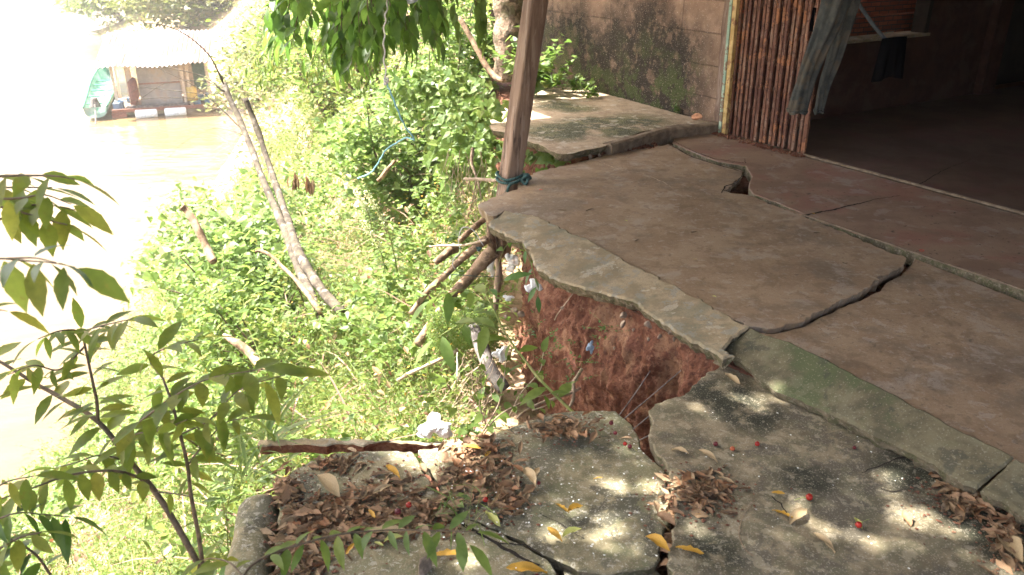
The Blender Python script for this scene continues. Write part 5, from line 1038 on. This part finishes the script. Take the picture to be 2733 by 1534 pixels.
s8 = thing('fern_fronds', 'feathery fern like fronds hanging below the dark branch', 'fern', Q(850, 60, 6.5))
for k in range(16):
    x0 = r.uniform(700, 1010); y0 = r.uniform(60, 150); twig(s8, [Q(x0 + 60, y0 - 90, 6.5), Q(x0 + 20, y0, 6.4), Q(x0 - r.uniform(0, 60), y0 + r.uniform(50, 110), 6.3)], [.004, .001], .075, .012, 140 + k, mat='leaf_bank', droop=.3, tpl=LN, start=.25, names=('branch', 'frond'))
# broad leaved plant in the pit
s9 = thing('pit_plant', 'young plant with long pointed leaves growing out of the pit', 'plant', Q(1530, 1105, 3.1))
stemp = [Q(1450,1022,3.0),Q(1400,960,3.1),Q(1352,895,3.2),Q(1320,830,3.3),Q(1295,785,3.4)]
twig(s9, [Q(1560,1130,2.85)] + stemp, [.007,.003], .13, .07, 201, mat='leaf_vine', tpl=leaf_tpl(9, .17, .2, .3, 1, .03, .05), stem='greenstem', droop=.35, start=.15)
twig(s9, [Q(1310,815,3.3),Q(1265,780,3.3),Q(1200,775,3.25),Q(1150,800,3.2)], [.003,.001], .13, .055, 202, mat='leaf_vine', tpl=leaf_tpl(9, .17, .2, .3, 1, .03, .05), stem='greenstem', droop=.5)
twig(s9, [Q(1352,895,3.2),Q(1290,865,3.15),Q(1230,865,3.1),Q(1160,905,3.05)], [.003,.001], .13, .055, 203, mat='leaf_vine', tpl=leaf_tpl(9, .17, .2, .3, 1, .03, .05), stem='greenstem', droop=.55)
twig(s9, [Q(1295,785,3.4),Q(1320,760,3.4),Q(1340,750,3.4)], [.002,.001], .12, .05, 204, mat='leaf_cane', stem='greenstem', droop=.1)
s10 = thing('hanging_vine', 'thin vine with narrow leaves dangling below the apron edge', 'vine', Q(1400, 655, 4.0))
twig(s10, [Q(1395,650,4.0),Q(1412,690,3.98),Q(1425,730,3.95),Q(1435,790,3.9)], [.003,.001], .085, .05, 205, mat='leaf_cane', tpl=leaf_tpl(6, .16, .25, .2), stem='greenstem', droop=1.2, start=.05)
s11 = thing('trailing_vine', 'pale leaved vine trailing over the near rim of the pit', 'vine', Q(1300, 1120, 2.8))
for k, a in enumerate(([(1290,1160),(1330,1110),(1400,1070),(1470,1050)], [(1290,1150),(1330,1080),(1345,1010),(1350,960)], [(1300,1140),(1280,1080),(1290,1030)], [(1420,1095),(1460,1080),(1500,1040)], [(1360,1110),(1390,1050),(1440,990),(1450,940)])):
    twig(s11, [Q(x, y, 2.95 + .06 * k) for x, y in a], [.004, .0015], .07, .035, 210 + k, mat='leaf_vine', tpl=leaf_tpl(5, .25, .25, .2), stem='root', droop=.2)
# small weeds on soil face
for i, (x, y, Yd) in enumerate(((1430,880,3.75),(1470,905,3.65),(1500,930,3.6),(1560,960,3.5),(1610,880,3.6),(1590,900,3.6),(1440,965,3.5),(1530,1000,3.4))):
    weed('seedling', 'small round leaved seedling rooted in the red soil face', Q(x, y, Yd), .10, 5, .018, 300 + i, tpl=LT, mat='leaf_cane', spread=1.2, nl=8, sr=.001)['group'] = 'seedlings on the soil face'
for (x, y, Yd, lb, i) in WEEDS: weed('weed', lb, Q(x, y + 25, Yd), .42, 16, .065, 420 + i, tpl=LT, mat='leaf_bank', spread=.5, nl=9)
# moss like fine weed on slope left of the stake
b = Batch(); r = np.random.RandomState(17); n = 9000; xx = r.uniform(1140, 1330, n); yy = r.uniform(830, 930, n); pp = np.array([Q(x, y, 4.5 + r.uniform(-.25, .1)) for x, y in zip(xx, yy)]); put_leaves(b, LTF, pp, r.randn(n, 3), .016); tag(b.build('fine_weed', M['leaf_bank']), kind='stuff')
weed('grass_tuft', 'thin green grass tuft growing through the leaf heap', P(1240, 1395, LZ - .02), .20, 12, .10, 401, tpl=leaf_tpl(4, .02, .3, .3), mat='leaf_vine', spread=.35, nl=2, sr=.0012, cat='grass')
weed('sprout', 'small round leaved sprout in the left leaf heap', P(1235, 1330, LZ - .02), .06, 3, .03, 402, mat='leaf_vine', nl=2, sr=.001)
weed('weed', 'tall thin reedy weed in front of the sapling', Q(620, 1500, 2.3), .75, 7, .07, 403, tpl=LN, mat='leaf_vine', spread=.35, nl=4, sr=.002)
for i, (x, y) in enumerate(((700, 1180), (650, 1240), (720, 1130))):
    bb = Batch(); r = np.random.RandomState(20 + i); n = 16; a = r.uniform(0, 6.28, n); put_leaves(bb, leaf_tpl(7, .03, .3, .9), np.tile(Q(x, y + 40, 2.9), (n, 1)) + r.randn(n, 3) * .02, np.stack([np.cos(a) * .4, np.sin(a) * .4, np.ones(n)], 1), r.uniform(.15, .32, n))
    tag(bb.build('grass_tuft', M['leaf_vine']), ['grass tuft arching by the end of the thin slab edge', 'grass tuft beside the top of the round kerb', 'grass tuft behind the thin slab edge'][i], 'grass')

# ------------------------------------------------------------------ shade tree overhead (outside the frame, throws the dappled shade)
def shade_tree():
    root = thing('shade_tree', 'tall leafy tree that shades the lower slabs', 'tree', (-2.6, -1.3, -1.6)); b = Batch(); base = np.array([-2.6, -1.3, -1.7]); top = np.array([-2.5, .6, 4.6])
    tube(b, smooth_path([base, (base + top) / 2 + [.15, 0, .3], top], 20), [.2, .13], 14, .3); b.build('trunk', M['trunk'], root, True); r = np.random.RandomState(31)
    b = Batch()
    for k in range(18): e = np.array([r.uniform(-6, .6), r.uniform(-2, 5.0), r.uniform(4.9, 6.6)]); tube(b, smooth_path([top - [0, 0, r.uniform(0, 1)], (top + e) / 2 + [0, 0, .3], e], 10), [.06, .012], 6)
    b.build('limb', M['trunk'], root, True)
    gaps = [(2040,1100,.07),(1975,1120,.085),(2330,1290,.075),(2400,1320,.08),(2145,1385,.09),(1720,1280,.10),(1680,1380,.08),(1790,1350,.07),(2270,1395,.06),(2310,1455,.05),(2510,1465,.055),(2200,1495,.07),(1560,1345,.08),(1590,1150,.075),(1090,1230,.08),(1030,1370,.07),(1260,1510,.08),(1700,1260,.07),
            (1830,1045,.08),(1770,1075,.05),(2050,1060,.05),(1280,1240,.08),(1200,1200,.07),(2600,1500,.10),(1640,1450,.08),(940,1300,.06),(840,1480,.07),(2430,1510,.04),(1400,1150,.06),(700,1380,.05),(1900,1440,.05),(2110,1240,.03),(2180,1330,.035),(2230,1440,.03),(1960,1260,.03),(2050,1480,.035),(2340,1400,.03),(1650,1180,.035),(1600,1230,.03),(1480,1290,.03),(1410,1400,.035),(1350,1470,.03),(1870,1010,.035),(2560,1430,.035),(2420,1390,.03),(1840,1500,.03),(1500,1480,.08),(1440,690,.10),(1520,755,.05),(1165,1150,.32),(1100,1140,.25),(1240,1020,.18),(1230,1100,.08)]
    G = [(P(x, y, -.16 if y > 900 else 0), rr_) for x, y, rr_ in gaps]
    G.append((np.array([-.38, 2.93, 0]), .34)); n = 70000; c = np.stack([r.uniform(-7.2, 1.2, n), r.uniform(-3, 6.2, n), r.uniform(4.6, 6.8, n)], 1)
    sh = c - np.array(SUN)[None] / SUN.z * (c[:, 2] + .16)[:, None]
    keep = np.ones(n, bool); thin = r.rand(n)
    for g, rr_ in G:
        dx, dy = sh[:, 0] - g[0], sh[:, 1] - g[1]; keep &= ((dx * dx + dy * dy) > (rr_ * .85 + .035) ** 2) | ((thin > .80) & (rr_ < .3))
    # leave the open bank in the sun
    bankx = sh[:, 0] < -1.9 - .25 * sh[:, 1]; keep &= ~(bankx & (r.rand(n) < .75)); keep &= ~((sh[:, 1] > 3.4) & (sh[:, 0] < -.28))
    c = c[keep]; n = len(c); a = r.uniform(0, 6.28, n); d = np.stack([np.cos(a), np.sin(a), r.normal(-.3, .3, n)], 1); b = Batch()
    put_leaves(b, LTF, c, d, .17 * r.uniform(.8, 1.2, n), roll=r.normal(0, .3, n)); b.build('crown', M['leaf_dark'], root)
shade_tree()
# far bank trees across the river
def far_trees():
    r = np.random.RandomState(77)
    for k in range(14):
        x = -190 + k * 14 + r.uniform(-4, 4); y = 215 + r.uniform(-10, 10); root = thing('tree', 'distant tree on the opposite river bank', 'tree', (x, y, WZ), 'trees on the opposite bank'); b = Batch(); tube(b, smooth_path([(x, y, WZ), (x + 1, y, WZ + 5), (x, y, WZ + 10)], 8), [.5, .2], 8); b.build('trunk', M['trunk'], root)
        n = 900; p = r.randn(n, 3); p /= np.linalg.norm(p, axis=1)[:, None]; p *= r.uniform(.5, 1, (n, 1)) * [7, 6, 6]; b = Batch(); put_leaves(b, LTF, p + [x, y, WZ + 10], r.randn(n, 3), 2.2); b.build('crown', M['leaf_far'], root)
far_trees()

# ------------------------------------------------------------------ fallen leaves, berries, petals
def dry_tpl(seed):
    r = np.random.RandomState(seed); n = 8; V = []; F = []; w = r.uniform(.16, .26); rollk = r.uniform(.3, 1.8) ; bend = r.uniform(-.3, .5); tw = r.uniform(-.8, .8)
    for i in range(n + 1):
        t = i / n; hw = w * math.sin(math.pi * min(.98, t ** .9 * .96 + .02)) ** .9 * (1 + .12 * r.randn()); c = np.array([0, t - .5, .12 * bend * math.sin(math.pi * t)])
        for s in (-1, -.5, 0, .5, 1):
            a = s * rollk * .9; rad = hw / max(.3, rollk) ; x = math.sin(a) * rad * 1.1; z = (1 - math.cos(a)) * rad * 1.1 + .02 * r.randn(); ca, sa = math.cos(tw * (t - .5)), math.sin(tw * (t - .5)); V.append(c + np.array([x * ca - z * sa, 0, x * sa + z * ca]))
        if i:
            k = 5 * (i - 1); F += [[k + j, k + j + 1, k + j + 6, k + j + 5] for j in range(4)]
    V = np.array(V); V[:, 2] -= V[:, 2].min(); return V, np.array(F)
DT = [dry_tpl(k) for k in range(8)]; FT = [dry_tpl(k) for k in (21, 24, 27, 33)]
def meshes(tpls, mat, nm):
    out = []
    for v, f in tpls: b = Batch(); b.add(v, f); out.append(b.mesh(nm, M[mat], smooth=True))
    return out
DM = meshes(DT, 'dry', 'dry_leaf')
def place(me, nm, p, size, rz, tilt=(0, 0), label=None, cat=None, group=None, flip=False):
    o = bpy.data.objects.new(nm, me); sc.collection.objects.link(o); o.location = [float(a) for a in p]; o.scale = (size,) * 3; o.rotation_euler = (tilt[0] + (math.pi if flip else 0), tilt[1], rz); return tag(o, label, cat, group)
LH = LZ - .03
HEAPS = [  # pixel ellipses: cx, cy, rx, ry, count, height, z, label
    (870, 1390, 120, 70, 40, .028, LH, 'curled dry brown leaf in the heap on the left slab'),
    (770, 1320, 50, 55, 12, .025, LH, 'curled dry brown leaf against the top of the round kerb'),
    (1000, 1330, 90, 60, 18, .018, LH, 'dry brown leaf right of the left heap, below the bare patch of slab'),
    (1030, 1405, 110, 45, 18, .018, LH, 'dry brown leaf around the leafy green twig on the left slab'),
    (1150, 1370, 110, 60, 22, .02, LH, 'dry brown leaf near the grass tuft in the litter'),
    (1250, 1270, 110, 60, 30, .022, LH, 'curled dry brown leaf in the heap around the gap between left and middle slabs'),
    (1290, 1200, 70, 32, 14, .015, LH, 'dry brown leaf at the pit rim above the middle heap'),
    (1350, 1330, 60, 50, 12, .008, LH, 'dry brown leaf at the right fringe of the middle heap'),
    (800, 1495, 80, 50, 26, .03, LH, 'curled dry brown leaf at the bottom edge beside the round kerb'),
    (900, 1240, 110, 22, 8, .006, LH, 'dry brown leaf near the far rim of the left slab'),
    (1500, 1145, 95, 38, 22, .012, LZ, 'dry brown leaf in the small drift at the pit rim of the middle slab'),
    (1865, 1320, 95, 55, 34, .012, LZ, 'dry brown leaf in the drift just right of the gap between the big slabs'),
    (2590, 1330, 115, 60, 40, .018, LZ, 'dry brown leaf in the drift against the kerb at the right edge'),
    (2690, 1440, 60, 80, 18, .012, LZ, 'dry brown leaf on black moss at the right edge')]
r = np.random.RandomState(5); lit = Batch()
for (cx_, cy_, rx, ry, n, hh, z, lb) in HEAPS:
    for k in range(n):
        a, q = r.uniform(0, 6.28), abs(r.normal(0, .62)); x, y = cx_ + rx * q * math.cos(a), cy_ + ry * q * math.sin(a); p = P(x, y, z); p[2] += .003 + hh * r.rand() * max(0, 1 - q * .8)
        if (y < 1130 and x < 1450) or (x < 1180 and y < 1290 and x > 1060): continue
        place(DM[k % 8], 'dry_leaf', p, r.uniform(.038, .085), r.uniform(0, 6.28), (r.normal(0, .3), r.normal(0, .3)), lb, 'leaf', 'dry leaves in drifts on the slabs', flip=r.rand() < .4)
    m = int(n * 4.2); a = r.uniform(0, 6.28, m); q = np.abs(r.normal(0, .6, m)); pp = np.array([P(cx_ + rx * 1.05 * q_ * math.cos(a_), cy_ + ry * 1.05 * q_ * math.sin(a_), z) for a_, q_ in zip(a, q)]); kq = np.array([not (ky < 1.0) for ky in np.ones(m)]); pp[:, 2] += .004 + hh * .6 * r.rand(m) * np.maximum(0, 1 - q)
    for t in range(8):
        s = slice(t, None, 8); an = r.uniform(0, 6.28, len(pp[s])); put_leaves(lit, DT[t], pp[s], np.stack([np.cos(an), np.sin(an), r.normal(0, .25, len(an))], 1), r.uniform(.03, .07, len(an)), roll=r.normal(0, .4, len(an)))
# leaves fallen into the gap between the two big slabs
for k in range(14):
    t = r.rand(); p = P(1790 - 14 * t + r.normal(0, 5), 1300 + 230 * t, LZ - .04); place(DM[k % 8], 'dry_leaf', p, r.uniform(.05, .08), r.uniform(1.2, 2.0), (r.normal(0, .5), r.normal(0, .5)), 'dry brown leaf fallen into the gap between the big slabs', 'leaf', 'dry leaves in the gap')
cr = Batch(); ov = np.array([[1,0,0],[-1,0,0],[0,1,0],[0,-1,0],[0,0,.4],[0,0,-.4]]); of = np.array([[0,2,4],[2,1,4],[1,3,4],[3,0,4],[2,0,5],[1,2,5],[3,1,5],[0,3,5]])
for (cx_, cy_, rx, ry, n, hh, z, lb) in HEAPS:
    for k in range(n * 9):
        x, y = cx_ + rx * 1.1 * r.randn() * .7, cy_ + ry * 1.1 * r.randn() * .7
        if (y < 1140 and x < 1450) or (x < 1180 and y < 1210) or y < 1100: continue
        cr.add(ov * r.uniform(.0012, .005) * (1 + r.rand(6, 1)) + P(x, y, z) + [0, 0, .003], of)
for k in range(500):
    t = r.rand(); cr.add(ov * r.uniform(.001, .004) * (1 + r.rand(6, 1)) + P(1960 + 760 * t + r.randn() * 8, 955 + 410 * t + r.randn() * 6, Z1 if 'Z1' in globals() else LZ) + [0, 0, .004], of)
tag(cr.build('leaf_crumbs', M['soil']), kind='stuff')
tag(lit.build('leaf_litter', M['dry'], smooth=True), kind='stuff')
YM = {k: meshes(FT, k, nm) for k, nm in (('yellow', 'yellow_leaf'), ('lime', 'lime_leaf'), ('tan', 'tan_leaf'))}
def ang(x0, y0, x1, y1, z):                 # heading of a leaf lying between two photo points
    a, c = P(x0, y0, z), P(x1, y1, z); d = c - a; return (a + c) / 2, math.atan2(-d[0], d[1]), float(np.linalg.norm(d))
Z1 = LZ
FL = [('yellow', 1482,1350,1518,1372,Z1,'yellow leaf forming the left half of a V on the middle slab'), ('yellow',1515,1374,1555,1352,Z1,'yellow leaf forming the right half of a V on the middle slab'),
      ('tan',1400,1252,1430,1308,Z1,'broad tan leaf standing among the drift at the edge of the middle slab'), ('tan',1425,1290,1438,1250,Z1,'narrow tan leaf crossing the broad tan one'),
      ('yellow',1583,1281,1608,1281,Z1,'tiny yellow leaf alone in a sunlit patch'), ('lime',1500,1436,1552,1420,Z1,'pale lime leaf pointing right beside the curled orange one'), ('yellow',1462,1415,1500,1448,Z1,'curled orange leaf touching the lime leaf'),
      ('lime',1296,1370,1335,1412,LH,'lime green fallen leaf at the edge of the brown heap'), ('yellow',1155,1488,1234,1482,LH,'orange curled leaf near the bottom edge of the left slab'), ('tan',850,1292,910,1338,LH,'large pale tan leaf on top of the left heap'),
      ('yellow',1032,1260,1068,1288,LH,'orange leaf alone on bare concrete of the left slab'), ('yellow',925,1495,950,1465,LH,'orange yellow leaf low in the left heap'), ('lime',1000,1462,1025,1472,LH,'lime leaf half hidden in the left heap'), ('lime',1025,1460,1078,1450,LH,'pale lime leaf lying next to the half hidden one'),
      ('tan',995,1330,1050,1312,LH,'rolled tan leaf in the middle of the left heap'), ('yellow',985,1375,1003,1398,LH,'small yellow leaf tip in the left heap'), ('tan',970,1440,1085,1432,LH,'long rust brown leaf below the leafy twig'),
      ('tan',1790,1202,1838,1220,Z1,'small tan leaf near the corner of the big slab'), ('tan',1864,1207,1915,1237,Z1,'tan leaf pointing down right on the big slab'), ('yellow',2058,1318,2095,1322,Z1,'bright yellow leaf beside the red berry with a stalk'),
      ('yellow',2060,1364,2115,1390,Z1,'long orange leaf at the edge of a bright sun patch'), ('tan',2108,1400,2152,1368,Z1,'pale peach leaf glowing in the sun patch'), ('tan',2168,1430,2228,1480,Z1,'curled tan leaf below the sun patch'), ('lime',2280,1385,2300,1418,Z1,'yellow green leaf under a red berry'),
      ('yellow',1802,1468,1878,1482,Z1,'bright orange leaf right of the gap at the bottom'), ('yellow',1722,1436,1788,1478,Z1,'orange leaf hanging over the gap between the big slabs'), ('yellow',1856,1376,1880,1374,Z1,'small yellow leaf by the brown drift'),
      ('tan',1915,1280,1960,1290,Z1,'tan and orange leaf on top of the right hand drift'), ('tan',2466,1228,2508,1194,Z1 + .05,'tan leaf leaning on the mortar kerb'), ('tan',2668,1430,2730,1520,Z1,'long tan leaf in the bottom right corner'), ('yellow',1350,1526,1460,1532,LH,'orange leaf cut by the bottom edge of the picture'),
      ('yellow',1235,1196,1285,1200,LZ,'orange brown leaf at the rim above the heap'), ('tan',1330,1155,1370,1158,LZ,'orange tinted leaf on the pit rim'), ('yellow',1295,1225,1310,1210,LH,'small orange leaf tip in the middle heap'), ('lime',1958,962,1965,978,LZ,'small lime bud on the corner of the big slab'),
      ('tan',1935,1000,1975,1030,LZ,'short tan leaf pair by the kerb crack'), ('lime',1900,791,1912,795,.0,'small lime leaf on the porch slab near the apron'), ('lime',1667,590,1675,592,.0,'tiny green leaf on the middle of the porch slab'), ('tan',1848,692,1862,698,.0,'curled brown leaf on the porch slab'), ('yellow',2164,570,2176,572,.0,'small orange leaf in the end of the porch crack')]
for i, (k, x0, y0, x1, y1, z, lb) in enumerate(FL):
    c, rz, L = ang(x0, y0, x1, y1, z); c[2] = z + .004 + (.016 if z == LH and x0 < 1110 else 0) + (.0 if z > -.01 else .003)
    place(YM[k][i % 4], {'yellow': 'yellow_leaf', 'lime': 'lime_leaf', 'tan': 'tan_leaf'}[k], c, max(.02, L), rz, (r.normal(0, .12), r.normal(0, .15)), lb, 'leaf')
import bmesh
def ball(r_, seg=18, ring=12, dent=True):
    bm = bmesh.new(); bmesh.ops.create_uvsphere(bm, u_segments=seg, v_segments=ring, radius=r_); V = np.array([v.co for v in bm.verts]); F = [[v.index for v in f.verts] for f in bm.faces]; bm.free()
    if dent: V[:, 2] -= r_ * .25 * np.exp(-((V[:, 0]**2 + V[:, 1]**2) / (r_ * .35) ** 2)) * (V[:, 2] > 0)
    return V, F
BR = [('berry',2160,1326,Z1,.0115,'shiny red berry with a green stalk on the big slab',(2120,1335)), ('berry',2292,1400,Z1 + .006,.0105,'red berry resting on the yellow green leaf',(2320,1385)), ('berry',2021,1184,Z1,.009,'dark red berry alone on black moss',None), ('berry_orange',1955,1197,Z1,.009,'orange red berry between two dark berries',(1966,1188)),
      ('berry_dark',1910,1184,Z1,.009,'purple berry by a split dry leaf',None), ('berry',1668,1184,Z1,.008,'bright red berry near the notch corner of the middle slab',None), ('berry_dark',1681,1191,Z1,.009,'brown red berry touching the bright red one',(1700,1204)), ('berry_dark',1631,1128,Z1,.009,'dark berry by the pit rim',None),
      ('berry_dark',1642,1155,Z1,.008,'blackish berry below the one on the pit rim',None), ('berry',1091,1347,LH + .02,.010,'red berry in the left leaf heap',None), ('berry',1296,1333,LH + .02,.009,'red berry with a stalk at the right of the leaf heap',(1304,1318)), ('berry_dark',1062,1365,LH + .02,.011,'brown berry in the left leaf heap',None),
      ('berry_dark',1438,1288,Z1,.007,'small wrinkled berry beside the tan leaves',None), ('berry_dark',2460,1219,Z1,.010,'crushed dark red berry by the kerb leaf',None), ('berry_dark',2280,1194,Z1,.007,'tiny dark berry in the middle of the big slab',None), ('berry_dark',1433,1540,LH,.01,'dark berry at the bottom',None)]
for k, x, y, z, r_, lb, stalk in BR:
    p = P(x, y, z + r_); V, F = ball(r_); b = Batch(); b.add(V + p, F); root = thing('berry', lb, 'berry', p); b.build('fruit', M[k], root, True)
    if stalk: e = P(stalk[0], stalk[1], z + .004); b = Batch(); tube(b, smooth_path([p + (e - p) / np.linalg.norm(e - p) * r_ * .9, (p + e) / 2 + [0, 0, .004], e], 8), .0011, 5); b.build('stalk', M['greenstem'], root)
b = Batch(); pv = []; a = np.linspace(0, 2 * math.pi, 9)[:-1]; V = [(math.cos(t) * 1.0, math.sin(t) * .7, .08 * math.cos(2 * t)) for t in a] + [(0, 0, .15)] + [(math.cos(t) * .9, math.sin(t) * .6, -.1) for t in a]
b.add(V, [[i, (i + 1) % 8, 8] for i in range(8)] + [[i, 9 + i, 9 + (i + 1) % 8, (i + 1) % 8] for i in range(8)]); PM = b.mesh('white_petal', M['petal'])
for k in range(130):
    if k < 90: x, y = r.uniform(1180, 1760), r.uniform(1130, 1520)
    else: x, y = r.uniform(1800, 2500), r.uniform(1060, 1520)
    if y < 1200 and x < 1350: continue
    place(PM, 'white_petal', P(x, y, Z1) + [0, 0, .004], r.uniform(.0022, .0045), r.uniform(0, 6.28), (0, 0), 'tiny white petal scattered on the lower slabs', 'petal', 'tiny white petals on the slabs')
# small dark specks and twigs on the porch
for i, (x, y, z) in enumerate(((1574,559,0),(1852,618,0),(2345,930,-.035),(2620,852,-.035),(2575,864,-.035),(2600,1062,-.035),(2430,1140,-.035),(2600,1085,-.035),(2690,880,-.035),(2255,700,0),(1700,640,0),(1500,560,0),(2480,1000,-.035),(2180,620,0))):
    b = Batch(); a = r.uniform(0, 3.1); L = r.uniform(.012, .035); c = P(x, y, z + .004); d = np.array([math.cos(a), math.sin(a), 0]) * L; tube(b, smooth_path([c - d, c + r.randn(3) * .003, c + d], 6), [.002, .003, .001], 5, .4)
    tag(b.build('twig_scrap', M['stem']), 'tiny dark twig scrap on the brown porch cement', 'twig', 'twig scraps on the porch')
b = Batch(); c = P(1443, 506, .003); tube(b, [c - [.01, 0, 0], c + [0, .004, 0], c + [.012, -.002, 0]], .003, 5, flat=.5); tag(b.build('paint_chip', M['chip_red']), 'tiny red scrap on the porch slab right of the rope', 'scrap')
b = Batch(); c = P(2460, 668, .005); tube(b, [c + [.012 * math.cos(t), .012 * math.sin(t), 0] for t in np.linspace(0, 6.28, 16)], .0012, 5, cap=False); tag(b.build('rubber_band', M['chip_red']), 'red rubber band on the reddish floor strip', 'rubber band')
b = Batch(); tube(b, smooth_path([P(x, y, Z1 + .003) for x, y in ((2010,1338),(1985,1375),(1972,1420),(1985,1460),(2010,1484))], 30), [.0006, .0013], 5); tag(b.build('thin_twig', M['pole']), 'long thin curved twig on the big slab', 'twig')
b = Batch(); tube(b, [P(2022, 982, -.10), P(2072, 1024, -.12)], [.006, .004], 8, .5, 3); tag(b.build('dead_seed_pod', M['berry_dark']), 'dark red seed pod lying along the kerb', 'seed pod')
def glare_haze():  # thin volume added to imitate the washed-out glare towards the river
    m = bpy.data.materials.new('glare_haze_volume'); m.use_nodes = True; nt = m.node_tree; nt.nodes.remove(nt.nodes["Principled BSDF"])
    v = nt.nodes.new("ShaderNodeVolumePrincipled"); v.inputs["Color"].default_value = (.97, .97, .95, 1); v.inputs["Density"].default_value = HAZE; v.inputs["Anisotropy"].default_value = .2
    nt.links.new(v.outputs[0], nt.nodes["Material Output"].inputs["Volume"]); b = Batch(); box(b, (50, 50, 2), np.eye(3), 600, 600, 14.0)
    o = b.build('glare_haze', m); tag(o, kind='stuff')
HAZE = .0009
glare_haze()
for o in bpy.data.objects:
    if "_w" in o: del o["_w"]
